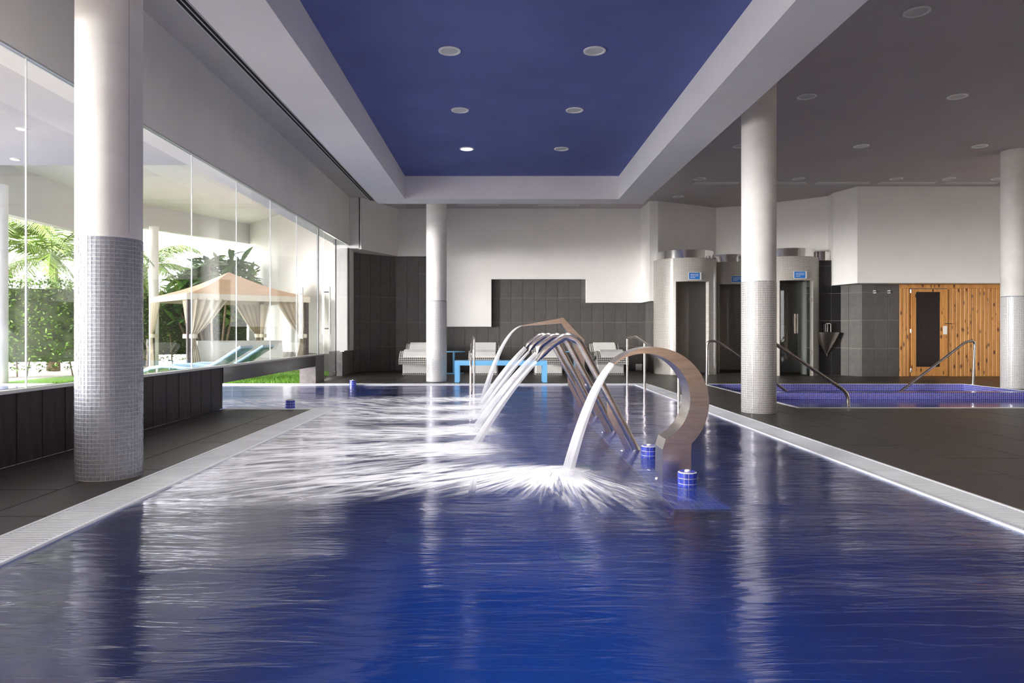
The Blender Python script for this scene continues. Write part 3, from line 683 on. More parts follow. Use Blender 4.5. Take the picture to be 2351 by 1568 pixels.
# ------------------------------------------------------------------ shower cabins
def shower(cx, cyy, label, door=True, r=0.757, th=(-31, 32), deep=False):
    t = thing('shower_cabin', label, 'shower', (cx, cyy, 0))
    a0_, a1_ = math.radians(th[0]), math.radians(th[1]); zt, zd = 2.80, 2.235
    pt = lambda a, rr, z: (cx+rr*math.sin(a), cyy-rr*math.cos(a), z)
    m = MB(); n = 60; ri = r-0.09
    angs = [a1_+(2*math.pi-(a1_-a0_))*k/n for k in range(n+1)]
    for a, b_ in zip(angs[:-1], angs[1:]):
        m.quad(pt(b_, r, 0), pt(a, r, 0), pt(a, r, zt), pt(b_, r, zt)); m.quad(pt(a, ri, 0), pt(b_, ri, 0), pt(b_, ri, zt), pt(a, ri, zt))
    angs = [a0_+(a1_-a0_)*k/16 for k in range(17)]
    for a, b_ in zip(angs[:-1], angs[1:]):
        m.quad(pt(a, r, zd), pt(b_, r, zd), pt(b_, r, zt), pt(a, r, zt)); m.quad(pt(b_, ri, zd), pt(a, ri, zd), pt(a, ri, zt), pt(b_, ri, zt))
        m.quad(pt(b_, r, zd), pt(a, r, zd), pt(a, ri, zd), pt(b_, ri, zd))
    for a in (a0_, a1_): m.quad(pt(a, r, 0), pt(a, ri, 0), pt(a, ri, zd), pt(a, r, zd))
    def uvf(cc):
        a = np.arctan2(cc[:, 0], -cc[:, 1]); a = np.where(a < a0_-0.01, a+2*np.pi, a)
        return np.stack([a*r, cc[:, 2]], 1)
    obj('cabin_wall', m, M['shower_mosaic'], t, uvfun=uvf)
    m = MB(); m.lathe([(0.69, 2.80), (0.69, 3.0)], cx, cyy, 64); obj('metal_band', m, M['chrome'], t, True)
    m = MB(); m.lathe([(0.02, 2.795), (r-0.01, 2.795)], cx, cyy, 48); obj('roof', m, M['grout_dark'], t)  # cap added out of sight so the cabin stays dark inside
    m = MB(); m.lathe([(0.02, 0.015), (ri, 0.015)], cx, cyy, 48); obj('tray', m, M['floor_tile'], t)
    # sign over the door
    a = math.radians(3); p = Vector(pt(a, r+0.012, 2.36)); w, h = 0.13, 0.085
    m = MB(); m.box(p.x-w-0.02, p.x+w+0.02, p.y-0.012, p.y+0.0, p.z-h, p.z+h); sg = obj('sign', m, M['white_metal'], t)
    m = MB(); m.box(p.x-w-0.012, p.x+w-0.018, p.y-0.018, p.y-0.012, p.z-h+0.008, p.z+h-0.008); obj('sign_face', m, M['sign_blue'], sg)
    m = MB()
    for q, (l, z) in enumerate(((0.19, 0.035), (0.19, 0.0), (0.10, -0.035))):
        x = p.x-w+0.02
        while x < p.x-w+0.02+l:
            ww = random.uniform(0.008, 0.02); m.box(x, x+ww, p.y-0.0195, p.y-0.018, p.z+z-0.007, p.z+z+0.007); x += ww+0.006
    obj('lettering', m, M['white_metal'], sg, kind='stuff')
    if door:
        m = MB(); g0, g1 = a0_+0.02, a1_-0.02; rg_ = r-0.05
        gs = [g0+(g1-g0)*k/10 for k in range(11)]
        for a, b_ in zip(gs[:-1], gs[1:]): m.quad(pt(a, rg_, 0.03), pt(b_, rg_, 0.03), pt(b_, rg_, zd-0.02), pt(a, rg_, zd-0.02))
        dr = obj('glass_door', m, M['shower_glass'], t, True)
        for s in (0.0, 0.085):
            a = math.radians(-6)+s; q0 = pt(a, rg_+0.04, 1.0); q1 = pt(a, rg_+0.04, 1.45)
            m = MB(); m.tube([q0, q1], 0.009, 8); obj('handle', m, M['chrome'], dr, True)
        for z in (0.55, 1.78):
            q = pt(a1_-0.03, rg_, z); m = MB(); m.box(q[0]-0.03, q[0]+0.03, q[1]-0.02, q[1]+0.02, z-0.045, z+0.045); obj('hinge', m, M['chrome'], dr)
        for z in (0.5, 0.84, 1.17, 1.53):
            q = pt(math.radians(158), ri-0.01, z); m = MB(); m.lathe([(0.03, z-0.02), (0.03, z+0.02)], q[0], q[1], 10, True, True); obj('shower_jet', m, M['alu'], t)
    return t
shower(4.61, 17.33, 'rounded mosaic shower cabin with open doorway beside the back wall', False, th=(-30.5, 33))
shower(5.95, 18.30, 'recessed mosaic shower cabin half hidden behind the right column', False)
shower(6.97, 17.00, 'rounded mosaic shower cabin with glass door right of the column', True)
m = MB(); m.lathe([(0.215, 2.745), (0.215, 2.95)], 7.78, 16.83, 40); o = obj('metal_drum', m, M['chrome'], None, True, origin=(7.78, 16.83, 2.745)); tag(o, 'short shiny metal drum above the black tiled niche', 'metal drum')

# wall basin
bt = thing('wall_basin', 'pointed stainless steel wall basin in the black tiled niche', 'basin', (7.80, 16.60, 0.68))
m = MB(); n = 24; zt_, zb_ = 1.02, 0.50; prof = [(0.30, zt_), (0.29, zt_-0.03), (0.20, 0.80), (0.10, 0.62), (0.03, 0.50)]
vs = []
for rr, z in prof:
    for k in range(n+1):
        a = math.pi*k/n; vs.append((7.80-rr*math.cos(a), 16.62-rr*0.85*math.sin(a), z))
m.add(vs, [(j*(n+1)+k, j*(n+1)+k+1, (j+1)*(n+1)+k+1, (j+1)*(n+1)+k) for j in range(len(prof)-1) for k in range(n)])
m.add([(7.80-0.24*math.cos(math.pi*k/n), 16.62-0.2*math.sin(math.pi*k/n), zt_-0.05) for k in range(n+1)], [tuple(range(n+1))])
obj('bowl', m, M['steel'], bt, True)
m = MB(); m.lathe([(0.012, 0.46), (0.014, 0.51)], 7.80, 16.595, 10, True, True); obj('drain', m, M['chrome'], bt)
m = MB(); m.box(7.73, 7.75, 16.52, 16.61, 1.03, 1.24); m.box(7.85, 7.87, 16.52, 16.61, 1.03, 1.24); m.box(7.73, 7.87, 16.52, 16.61, 1.22, 1.24); m.box(7.78, 7.80, 16.53, 16.6, 1.03, 1.22)
obj('tap', m, M['chrome'], bt)
for i, (px, lb) in enumerate(((2008, 'square chrome coat hook left of the pair on the dark tiles'), (2041, 'square chrome coat hook nearer the pine sauna wall'))):
    q = P(px, 670, YS-0.03); t = thing('coat_hook', lb, 'hook', (q.x, YS-0.012, q.z), 'coat hooks')
    m = MB(); m.box(q.x-0.035, q.x+0.035, YS-0.03, YS-0.012, q.z-0.035, q.z+0.035); obj('plate', m, M['chrome'], t)
    m = MB(); m.tube([(q.x, YS-0.03, q.z), (q.x, YS-0.07, q.z)], 0.014, 8); obj('peg', m, M['post_dark'], t)
# ------------------------------------------------------------------ ceiling lights and diffusers
def downlight(x, y, z, label, lit=False, r=0.12, power=0):
    t = thing('downlight', label, 'ceiling light', (x, y, z), 'round recessed downlights')
    m = MB(); m.lathe([(r, z-0.002), (r*0.99, z-0.012), (r*0.82, z-0.014), (r*0.78, z-0.004)], x, y, 36); obj('ring', m, M['white_metal'], t, True)
    m = MB(); m.lathe([(0.004, z-0.003), (r*0.79, z-0.004)], x, y, 36); obj('lens', m, M['lamp_on'] if lit else M['lamp_off'], t)
    if power:
        l = bpy.data.lights.new('lamp', 'SPOT'); l.energy = power; l.spot_size = math.radians(100); l.spot_blend = 0.9; l.shadow_soft_size = r*0.7; l.color = (1.0, 0.97, 0.95)  # fill light added inside the fixtures, most of which look unlit
        lo = bpy.data.objects.new('lamp', l); COL.objects.link(lo); lo.parent = t; lo.location = (0, 0, -0.03)
FILL_POWER = 34.0  # strength of the added fill on floor, gratings and foam
for y, n_ in ((-2.45, 'fourth'), (1.51, 'third'), (3.49, 'second'), (5.47, 'first')):  # unseen rows added for fill and to brighten the steel reflections
    for x, s_ in ((-0.53, 'left'), (1.02, 'right')): downlight(x, y, HB, f'{s_} downlight of the blue ceiling, {n_} row beyond the top picture edge', False, power=FILL_POWER)
for j, (y, w) in enumerate(((7.45, 'nearest'), (9.43, 'middle'), (11.41, 'farthest'))):
    for x, s in ((-0.53, 'left'), (1.02, 'right')):
        lit = j == 2 and s == 'left'
        downlight(x, y, HB, f'{w} {s} downlight in the blue ceiling' + (', the lit one' if lit else ''), lit, power=FILL_POWER)
GR = {(4.31, 7.19): 'large pale downlight at the top right of the grey ceiling', (4.31, 9.76): 'downlight in the grey ceiling just right of the white beam',
      (6.42, 9.76): 'downlight in the grey ceiling at the far right of its row, second row back', (4.28, 12.35): 'downlight in the grey ceiling half hidden by the right column',
      (6.42, 12.35): 'downlight in the grey ceiling right of the column top, third row back', (8.52, 12.35): 'downlight in the grey ceiling near the column at the right edge',
      (4.30, 14.95): 'faint far downlight near the left end of the ceiling diffusers', (6.42, 14.95): 'faint far downlight just right of the column above the diffusers',
      (8.52, 14.95): 'faint far downlight above the third ceiling diffuser', (9.65, 14.95): 'faint far downlight above the gap between the last two diffusers', (10.7, 14.95): 'faint far downlight beside the top of the right edge column',
      (4.35, 16.9): 'small downlight close to the shower cabin corner'}
for (x, y), lb in GR.items(): downlight(x, y, CEIL, lb, r=0.13, power=0)
def diffuser(x0, x1, y0, y1, z, label):
    t = thing('ceiling_diffuser', label, 'air diffuser', ((x0+x1)/2, (y0+y1)/2, z), 'linear air diffusers')
    m = MB(); m.box(x0, x1, y0, y0+0.025, z-0.012, z); m.box(x0, x1, y1-0.025, y1, z-0.012, z); m.box(x0, x0+0.025, y0, y1, z-0.012, z); m.box(x1-0.025, x1, y0, y1, z-0.012, z)
    obj('frame', m, M['white_metal'], t)
    for k in range(2):
        yy_ = y0+0.045+k*0.06; m = MB(); m.box(x0+0.03, x1-0.03, yy_, yy_+0.035, z-0.009, z-0.002); obj('blade', m, M['ceil'], t)
for i, (a, b_, lb) in enumerate(((1590, 1695, 'linear air diffuser left of the right column'), (1730, 1850, 'linear air diffuser emerging right of the column'), (1873, 1995, 'linear air diffuser over the wall basin niche'),
        (2015, 2145, 'linear air diffuser over the coat hooks'), (2160, 2288, 'linear air diffuser over the sauna door'))):
    diffuser((a-VX)/F*15.4, (b_-VX)/F*15.4, 15.30, 15.46, CEIL, lb)
diffuser(P(1048, 0, 18.0).x, P(1143, 0, 18).x, 17.95, 18.12, CEIL, 'linear air diffuser over the lounger behind the pool rail')
diffuser(P(1235, 0, 18).x, P(1330, 0, 18).x, 17.95, 18.12, CEIL, 'linear air diffuser over the middle of the grey tile wall')
st = thing('slot_diffuser', 'long black triple slot diffuser running along the left ceiling', 'air diffuser', (-3.13, 8, CEIL-0.012))
m = MB(); m.box(-3.22, -3.04, NEAR, 17.4, CEIL-0.02, CEIL-0.012); obj('frame', m, M['white_metal'], st)
for k in range(3):
    m = MB(); m.box(-3.20+k*0.055, -3.165+k*0.055, NEAR, 17.3, CEIL-0.024, CEIL-0.019); obj('slot', m, M['black'], st)

# ------------------------------------------------------------------ hand rails
def bend(pts, rad=0.09, n=5):
    pts = [Vector(p) for p in pts]; out = [pts[0]]
    for a, b_, c in zip(pts[:-2], pts[1:-1], pts[2:]):
        d0 = (a-b_); d1 = (c-b_); r = min(rad, d0.length*0.45, d1.length*0.45)
        p0 = b_+d0.normalized()*r; p1 = b_+d1.normalized()*r
        for k in range(n+1):
            t = k/n; out.append(p0*(1-t)**2+b_*2*t*(1-t)+p1*t*t)
    return out+[pts[-1]]
def pool_rail(X, label, short=False):
    t = thing('hand_rail', label, 'hand rail', (X, 12, -0.1))
    m = MB(); m.tube(bend([(X, 13.60, 0.90), (X, 12.75, 0.935), (X, 12.2, 0.87), (X, 9.55, 0.50), (X, 9.45, 0.35)] if not short else [(X, 13.60, 0.90), (X, 13.0, 0.93), (X, 12.0, 0.66), (X, 11.9, 0.45), (X, 11.9, -0.12)], 0.08), 0.021, 10); obj('top_rail', m, M['steel'], t, True)
    for y, z in ((13.60, 0.90), (11.98, 0.83), (9.70, 0.52)) if not short else ((13.60, 0.90),):
        m = MB(); m.tube([(X, y, -0.12), (X, y, z)], 0.021, 10); obj('post', m, M['steel'], t, True)
        m = MB(); m.lathe([(0.04, -0.02), (0.04, -0.008)], X, y, 14, True, True); obj('collar', m, M['chrome'], t)
pool_rail(2.50, 'steel hand rail with three posts at the right end of the far pool steps')
pool_rail(-0.485, 'steel hand rail seen end on beside the blue bench, left of the jets', True)
def plunge_rail(pts, post, label):
    t = thing('hand_rail', label, 'hand rail', (post[0], post[1], 0))
    m = MB(); m.tube(bend(pts, 0.1), 0.024, 10); obj('rail', m, M['steel'], t, True)
    m = MB(); m.lathe([(0.05, 0.0), (0.05, 0.014)], post[0], post[1], 14, True, True); obj('collar', m, M['chrome'], t)
plunge_rail([(4.02, 13.50, 0.0), (4.02, 13.45, 0.86), (4.22, 13.43, 0.84), (5.52, 13.35, -0.12)], (4.02, 13.50), 'steel hand rail sloping into the far left corner of the plunge pool')
plunge_rail([(3.62, 9.46, 0.0), (3.62, 9.46, 0.93), (3.74, 9.46, 0.86), (4.735, 9.46, 0.19), (4.74, 9.46, -0.20)], (3.62, 9.46), 'steel hand rail sloping down right of the mosaic column')
plunge_rail([(9.18, 13.50, 0.0), (9.18, 13.45, 0.86), (9.0, 13.43, 0.84), (7.68, 13.35, -0.12)], (9.18, 13.50), 'steel hand rail sloping down in front of the sauna door')

# ------------------------------------------------------------------ water jets material
def jet_mat(name, dens=0.86, sc=(2.0, 30, 2.0)):
    m, nt, b, out = nodes(name); nt.nodes.remove(b)
    uv = N(nt, 'ShaderNodeUVMap'); uv.uv_map = 'UVMap'; mp = N(nt, 'ShaderNodeMapping', Scale=sc); nt.links.new(uv.outputs[0], mp.inputs[0])
    nz = N(nt, 'ShaderNodeTexNoise', Scale=1.0, Detail=4.0); nt.links.new(mp.outputs[0], nz.inputs['Vector'])
    at = N(nt, 'ShaderNodeAttribute'); at.attribute_name = 'fade'
    mr = N(nt, 'ShaderNodeMapRange'); mr.inputs['From Min'].default_value = 0.3; mr.inputs['From Max'].default_value = 0.7
    mr.inputs['To Min'].default_value = dens-0.40; mr.inputs['To Max'].default_value = dens; nt.links.new(nz.outputs['Fac'], mr.inputs[0])
    mu = N(nt, 'ShaderNodeMath', operation='MULTIPLY'); nt.links.new(mr.outputs[0], mu.inputs[0]); nt.links.new(at.outputs['Fac'], mu.inputs[1])
    tr = N(nt, 'ShaderNodeBsdfTransparent'); df = N(nt, 'ShaderNodeBsdfDiffuse'); df.inputs[0].default_value = (0.88, 0.88, 0.90, 1)
    tl = N(nt, 'ShaderNodeBsdfTranslucent'); tl.inputs[0].default_value = (0.88, 0.88, 0.90, 1)
    m1 = N(nt, 'ShaderNodeMixShader'); m1.inputs[0].default_value = 0.35; nt.links.new(df.outputs[0], m1.inputs[1]); nt.links.new(tl.outputs[0], m1.inputs[2])
    m2 = N(nt, 'ShaderNodeMixShader'); nt.links.new(mu.outputs[0], m2.inputs[0]); nt.links.new(tr.outputs[0], m2.inputs[1]); nt.links.new(m1.outputs[0], m2.inputs[2])
    nt.links.new(m2.outputs[0], out.inputs['Surface']); return m
M['jet'] = jet_mat('falling_water', 0.74, (1.5, 26, 2.0)); M['mist'] = jet_mat('splash_foam', 0.9, (7, 12, 7))
def set_fade(o, vals):
    a = o.data.attributes.new('fade', 'FLOAT', 'POINT'); a.data.foreach_set('value', np.asarray(vals, dtype=np.float32))
def stream(parent, pts, w0, w1, th0, th1):
    "sheet of falling water: closed strip along pts, wide in depth"
    m = MB(); n = len(pts); fade = []; K = 12; uvs = []
    for i, p in enumerate(pts):
        t = i/(n-1); w = w0+(w1-w0)*t; th = th0+(th1-th0)*t
        a = Vector(pts[min(i+1, n-1)])-Vector(pts[max(i-1, 0)]); a.normalize(); nn = Vector((-a.z, 0, a.x))
        for k in range(K):
            an = 2*math.pi*k/K; q = Vector(p)+Vector((0, 1, 0))*(w/2*math.cos(an))+nn*(th/2*math.sin(an))
            m.v.append(tuple(q)); fade.append((0.62+0.38*min(1, t/0.4)) if t < 0.8 else 1-0.45*(t-0.8)/0.2); uvs.append((t*0.9, 0.5*math.cos(an)*w*4+0.07*math.sin(an)))
    for i in range(n-1):
        for k in range(K): m.f.append((i*K+k, i*K+(k+1) % K, (i+1)*K+(k+1) % K, (i+1)*K+k))
    ua = np.array(uvs)
    o = obj('stream', m, M['jet'], parent, True, uvfun=lambda c: ua); set_fade(o, fade); return o
def splash(parent, x, y, rx, ry, h):
    m = MB(); R, K = 9, 28; fade = []
    m.v.append((x, y, ZW+h)); fade.append(0.95)
    for i in range(1, R+1):
        rho = i/R
        for k in range(K):
            a = 2*math.pi*k/K; jit = 1+0.12*math.sin(3*a+x*7+y)+0.07*math.sin(7*a+y*3)
            m.v.append((x+rx*rho*jit*math.cos(a), y+ry*rho*jit*math.sin(a), ZW+0.008+h*(1-rho**2)**2)); fade.append(0.95*(1-rho)**1.3)
    for k in range(K): m.f.append((0, 1+k, 1+(k+1) % K))
    for i in range(R-1):
        for k in range(K): m.f.append((1+i*K+k, 1+(i+1)*K+k, 1+(i+1)*K+(k+1) % K, 1+i*K+(k+1) % K))
    o = obj('splash', m, M['mist'], parent, True); set_fade(o, fade); return o

# ------------------------------------------------------------------ swan-neck jets on the ledge
YC = [6.04, 7.17, 8.45, 9.50]
ordn = ['nearest', 'second', 'third', 'farthest']
tips = [(0.325, 0.755), (0.39, 0.79), (0.36, 0.775), (0.36, 0.80)]
for i, y in enumerate(YC):
    dz = 0.0
    t = thing('water_cannon', f'{ordn[i]} of the four bent steel pipe water jets on the ledge', 'water spout', (1.19, y, -0.05), 'swan-neck water spouts')
    tx, tz = tips[i]
    pts = bend([(1.20, y, -0.05), (1.185, y, 0.0), (0.69, y, 0.935+dz), (0.58, y, 0.985+dz), (0.42, y, 0.875), (tx, y, tz)], 0.13, 7)
    pts = [p for p in pts]
    n = len(pts); rl = [0.033]*n; fl = [(1, 1)]*n
    rl[-1] = 0.020; fl[-1] = (1.9, 0.45); rl[-2] = 0.031
    m = MB(); m.tube(pts, 0.033, 14, True, rl, fl); obj('pipe', m, M['steel'], t, True)
    # flat fin stiffening the left side of the leg
    m = MB(); A = Vector((1.155, 0, 0.0)); B = Vector((0.93, 0, 0.425)); nn = Vector((-0.882, 0, -0.47))*0.06
    poly = [(A.x, A.z-0.03), (B.x, B.z), (A.x+nn.x*0.9+(B.x-A.x)*0.75, A.z+nn.z*0.9+(B.z-A.z)*0.75), (A.x+nn.x, A.z-0.03)]
    m.extrude_y(poly, y-0.006, y+0.006); obj('fin', m, M['steel'], t)
    m = MB(); m.box(1.03, 1.26, y-0.06, y+0.06, -0.05, -0.03); obj('base_plate', m, M['steel'], t)
    for bx in (1.06, 1.23):
        m = MB(); m.lathe([(0.014, -0.03), (0.014, -0.006)], bx, y-0.04, 8, True, True); obj('bolt', m, M['chrome'], t)
    j = thing('water_jet', f'white water jet falling from the {ordn[i]} bent steel pipe', 'water jet', (-0.23, y, ZW), 'falling water jets')
    L = tx+0.23; H = tz-ZW; a = 1.02; b_ = (H/L-a)/L
    wide = i % 2 == 1
    sp_ = [(tx-L*k/24, y, tz-a*(L*k/24)-b_*(L*k/24)**2) for k in range(25)]
    stream(j, sp_, 0.07 if not wide else 0.10, 0.10 if not wide else 0.20, 0.028 if not wide else 0.06, 0.075 if not wide else 0.13)
    splash(j, -0.27, y, 0.42, 0.30, 0.07)
# flat blade waterfall behind them
Y0, Y1 = 10.45, 10.85
t = thing('waterfall_spout', 'flat angular steel waterfall blade rising behind the bent pipes', 'water spout', (1.2, 10.65, -0.05))
m = MB(); m.extrude_y([(0.963, 1.234), (0.34, 1.118), (0.345, 1.106), (0.93, 1.15)], Y0, Y1); obj('blade', m, M['steel'], t)
m = MB(); m.extrude_y([(0.963, 1.234), (0.93, 1.15), (1.14, 0.86), (1.15, 0.80), (1.29, 0.80), (1.28, 0.90)], Y0+0.04, Y1-0.04); obj('arm', m, M['steel'], t)
m = MB(); m.box(1.15, 1.29, Y0+0.06, Y1-0.06, -0.05, 0.80); obj('post', m, M['steel'], t)
j = thing('water_jet', 'broad curved water sheet falling from the flat steel blade', 'water jet', (-0.25, 10.65, ZW), 'falling water jets')
stream(j, [(0.34-0.59*k/24, 10.65, 1.112-0.25*(0.59*k/24)-2.83*(0.59*k/24)**2) for k in range(25)], 0.36, 0.42, 0.015, 0.09)
splash(j, -0.28, 10.65, 0.45, 0.35, 0.08)
# ring-shaped waterfall arch in front
YA0, YA1 = 4.87, 5.10
t = thing('waterfall_arch', 'curved steel ring waterfall on a square foot in the foreground', 'water spout', (1.24, 4.98, -0.05))
K = YA0/F
def cpt(cx, cy_, R, a): return ((cx-VX+R*math.cos(a))*K, 1-(cy_-VY-R*math.sin(a))*K)
out_, in_ = [], []
n = 44
for k in range(n+1):
    u = k/n
    ao = math.radians(135-(135+51)*u); ai = math.radians(133-(133+67)*u)
    out_.append(cpt(1500, 925, 128, ao)); in_.append(cpt(1481, 917, 103+3.0*(1-u), ai))
out_[-1] = (1.342, 0.186); in_[-1] = (1.142, 0.186)
m = MB()
vs = []
for (a, b_) in zip(out_, in_):
    vs += [(a[0], YA0, a[1]), (b_[0], YA0, b_[1]), (b_[0], YA1, b_[1]), (a[0], YA1, a[1])]
fs = [(0, 1, 2, 3), (4*n+3, 4*n+2, 4*n+1, 4*n)]
for k in range(n):
    o_ = 4*k; fs += [(o_, o_+4, o_+5, o_+1), (o_+1, o_+5, o_+6, o_+2), (o_+2, o_+6, o_+7, o_+3), (o_+3, o_+7, o_+4, o_)]
m.add(vs, fs); obj('ring', m, M['steel'], t, True)
m = MB(); m.box(1.142, 1.342, YA0, YA1, -0.05, 0.186); obj('foot', m, M['steel'], t)
m = MB(); m.box(1.07, 1.40, YA0-0.04, YA1+0.06, -0.052, -0.034); obj('base_plate', m, M['steel'], t)
for bx, by in ((1.10, YA0-0.01), (1.375, YA0-0.01), (1.10, YA1+0.03)):
    m = MB(); m.lathe([(0.013, -0.034), (0.013, -0.005)], bx, by, 8, True, True); obj('bolt', m, M['chrome'], t)
j = thing('water_jet', 'smooth white water sheet pouring from the steel ring in the foreground', 'water jet', (0.46, 4.98, ZW), 'falling water jets')
tx, tz = out_[0][0]+0.004, (out_[0][1]+in_[0][1])/2
stream(j, [(tx-0.33*k/26, 4.985, tz-1.07*(0.33*k/26)-4.35*(0.33*k/26)**2) for k in range(27)], 0.23, 0.20, 0.03, 0.085)
splash(j, 0.40, 4.93, 0.42, 0.26, 0.06)

# ------------------------------------------------------------------ mosaic button posts
def button_post(x, y, zb, label, single):
    t = thing('button_post', label, 'mosaic post', (x, y, zb), 'mosaic push-button posts'); r, h = 0.062, 0.108
    m = MB(); m.lathe([(r-0.002, zb-0.02), (r-0.002, zb+h), (r-0.012, zb+h+0.004)], x, y, 30, False, True); obj('core', m, M['grout_white'], t, True)
    m = MB(); m.lathe([(0.018, zb+h+0.004), (r-0.008, zb+h+0.006)], x, y, 30); obj('top_ring', m, M['blue_tile'], t)
    m = MB(); m.lathe([(0.019, zb+h+0.003), (0.019, zb+h+0.012), (0.012, zb+h+0.016)], x, y, 14, False, True); obj('button', m, M['white_metal'], t, True)
    nn = 13; rows = 4 if not single else 3
    p = h/3; g = 0.0022
    base = MB(); a0_, a1_ = -math.pi/nn+g/r, math.pi/nn-g/r; vs = []
    for rr in (r+0.0015, r-0.003):
        for a in (a0_, 0, a1_):
            for z in (g, p-g): vs.append((rr*math.cos(a), rr*math.sin(a), z))
    base.add(vs, [(0, 2, 3, 1), (2, 4, 5, 3), (0, 6, 8, 2), (2, 8, 10, 4), (1, 3, 9, 7), (3, 5, 11, 9), (0, 1, 7, 6), (4, 10, 11, 5)])
    if single:
        me = bpy.data.meshes.new('mosaic_tile'); me.from_pydata(base.v, [], base.f); me.update(); finish_mesh(me); me.materials.append(M['blue_tile'])
        for k in range(nn):
            for q in range(3): piece('mosaic_tile', me, (x, y, zb+q*p), t, (0, 0, 2*math.pi*k/nn))
    else:
        m = MB()
        for k in range(nn):
            a = 2*math.pi*k/nn; ca, sa = math.cos(a), math.sin(a)
            for q in range(3): m.add([(x+v[0]*ca-v[1]*sa, y+v[0]*sa+v[1]*ca, zb+v[2]+q*p) for v in base.v], base.f)
        obj('mosaic_tiles', m, M['blue_tile'], t)
button_post(1.25, 4.63, -0.03, 'blue mosaic button post right in front of the steel ring foot', True)
button_post(1.225, 5.70, -0.03, 'blue mosaic button post behind the steel ring foot', True)
button_post(-2.79, 9.30, 0.0, 'small blue mosaic post on the grating where the pool turns outdoors', False)
button_post(-2.83, 13.48, -0.02, 'small blue mosaic post at the far left pool edge near the glass door', False)

# ------------------------------------------------------------------ loungers, bench and tables at the back
def lounger(cx, label):
    y0 = 16.40
    t = thing('wave_lounger', label, 'lounger', (cx, y0, 0), 'white wicker-edged wave loungers')
    prof = [(0, .36), (.06, .43), (.16, .52), (.30, .575), (.45, .55), (.65, .46), (.85, .40), (1.02, .43), (1.2, .55), (1.38, .68), (1.47, .73)]
    def band(x0, x1, up, dn, s0=0, s1=None):
        pr = prof[s0:s1]; poly = [(y0+a, z+up) for a, z in pr]+[(y0+a, z-dn) for a, z in reversed(pr)]
        m = MB(); m.extrude_x(poly, x0, x1); return m
    obj('shell', band(cx-0.37, cx+0.37, 0.0, 0.10), M['wicker'], t)
    obj('seat_cushion', band(cx-0.275, cx+0.275, 0.035, -0.001, 1, 7), M['lounger_white'], t)
    obj('back_cushion', band(cx-0.275, cx+0.275, 0.035, -0.001, 6, 11), M['lounger_white'], t)
    m = MB(); m.prism([(cx-0.30, y0+0.33), (cx+0.30, y0+0.33), (cx+0.33, y0+0.42), (cx+0.33, y0+1.25), (cx-0.33, y0+1.25), (cx-0.33, y0+0.42)], 0.035, 0.36); obj('base', m, M['lounger_white'], t)
    m = MB(); m.prism([(cx-0.31, y0+0.32), (cx+0.31, y0+0.32), (cx+0.34, y0+0.42), (cx+0.34, y0+1.26), (cx-0.34, y0+1.26), (cx-0.34, y0+0.42)], 0.0, 0.04); obj('plinth', m, M['wicker'], t)
lounger(-2.0, 'white wave lounger half hidden behind the far round column')
lounger(-0.36, 'white wave lounger behind the left half of the blue bench')
lounger(1.20, 'white wave lounger behind the bent pipe jets')
lounger(2.68, 'white wave lounger seen above the steel ring arch')
t = thing('bench', 'long pale blue bench on the far pool deck', 'bench', (0.03, 14.35, 0))
bx0, bx1, by0, by1 = -0.905, 0.975, 14.16, 14.56
m = MB(); m.box(bx0, bx1, by0, by1, 0.345, 0.44); obj('bench_top', m, M['pale_blue'], t)
for x in (bx0, bx1-0.09):
    for y in (by0, by1-0.09):
        m = MB(); m.box(x, x+0.09, y, y+0.09, 0, 0.345); obj('leg', m, M['pale_blue'], t)
def side_table(x, y, label):
    t = thing('side_table', label, 'table', (x, y, 0))
    m = MB(); m.lathe([(0.002, 0.535), (0.28, 0.535), (0.28, 0.55), (0.002, 0.55)], x, y, 36); obj('table_top', m, M['pale_blue'], t)
    m = MB(); m.lathe([(0.028, 0.01), (0.028, 0.535)], x, y, 14); obj('pole', m, M['pale_blue'], t, True)
    m = MB(); m.lathe([(0.25, 0.0), (0.25, 0.012), (0.03, 0.02)], x, y, 36); obj('foot', m, M['pale_blue'], t, True)
side_table(-1.125, 17.3, 'round pale blue side table right of the far column')
side_table(1.93, 17.3, 'round side table between the two right loungers, behind the jets')
# ------------------------------------------------------------------ outdoors: ground, terrace roof, white wing wall
m = MB(); m.box(-60, -3.98, 24.0, 80, -0.3, -0.008); m.box(-60, -10.2, 13.85, 24.0, -0.3, -0.008); m.box(-60, -3.98, -30, 9.14, -0.3, -0.008); m.box(-60, -12.9, 9.14, 13.85, -0.3, -0.008)
struct(obj('floor_terrace', m, M['paving']))
m = MB(); m.box(-10.2, -3.98, 13.85, 24.0, -0.3, -0.006)
struct(obj('floor_lawn', m, M['lawn']))
gb = []
rs = np.random.RandomState(3)
m = MB()
for k in range(16000):
    x = rs.uniform(-9.0, -3.99); y = 13.9+abs(rs.normal(0, 1.6))
    if y > 20: continue
    h = rs.uniform(0.018, 0.045); a = rs.uniform(0, 6.28); dx, dy = 0.006*math.cos(a), 0.006*math.sin(a); lx, ly = rs.normal(0, 0.012), rs.normal(0, 0.012)
    m.add([(x-dx, y-dy, -0.008), (x+dx, y+dy, -0.008), (x+lx, y+ly, h)], [(0, 1, 2)])
tag(obj('grass', m, M['grass'], origin=(-6, 15, 0)), 'short bright green grass of the lawn outside the glass', 'grass', kind='stuff')
m = MB()
m.prism([(-10.6, -8), (-3.98, -8), (-3.98, 11.2), (-10.6, 11.2)], 3.70, 4.9)
roof = thing('terrace_roof', 'grey terrace roof overhanging outside the glass wall', 'roof', (-7, 5, 3.7))
obj('lower_soffit', m, M['ceil'], roof)
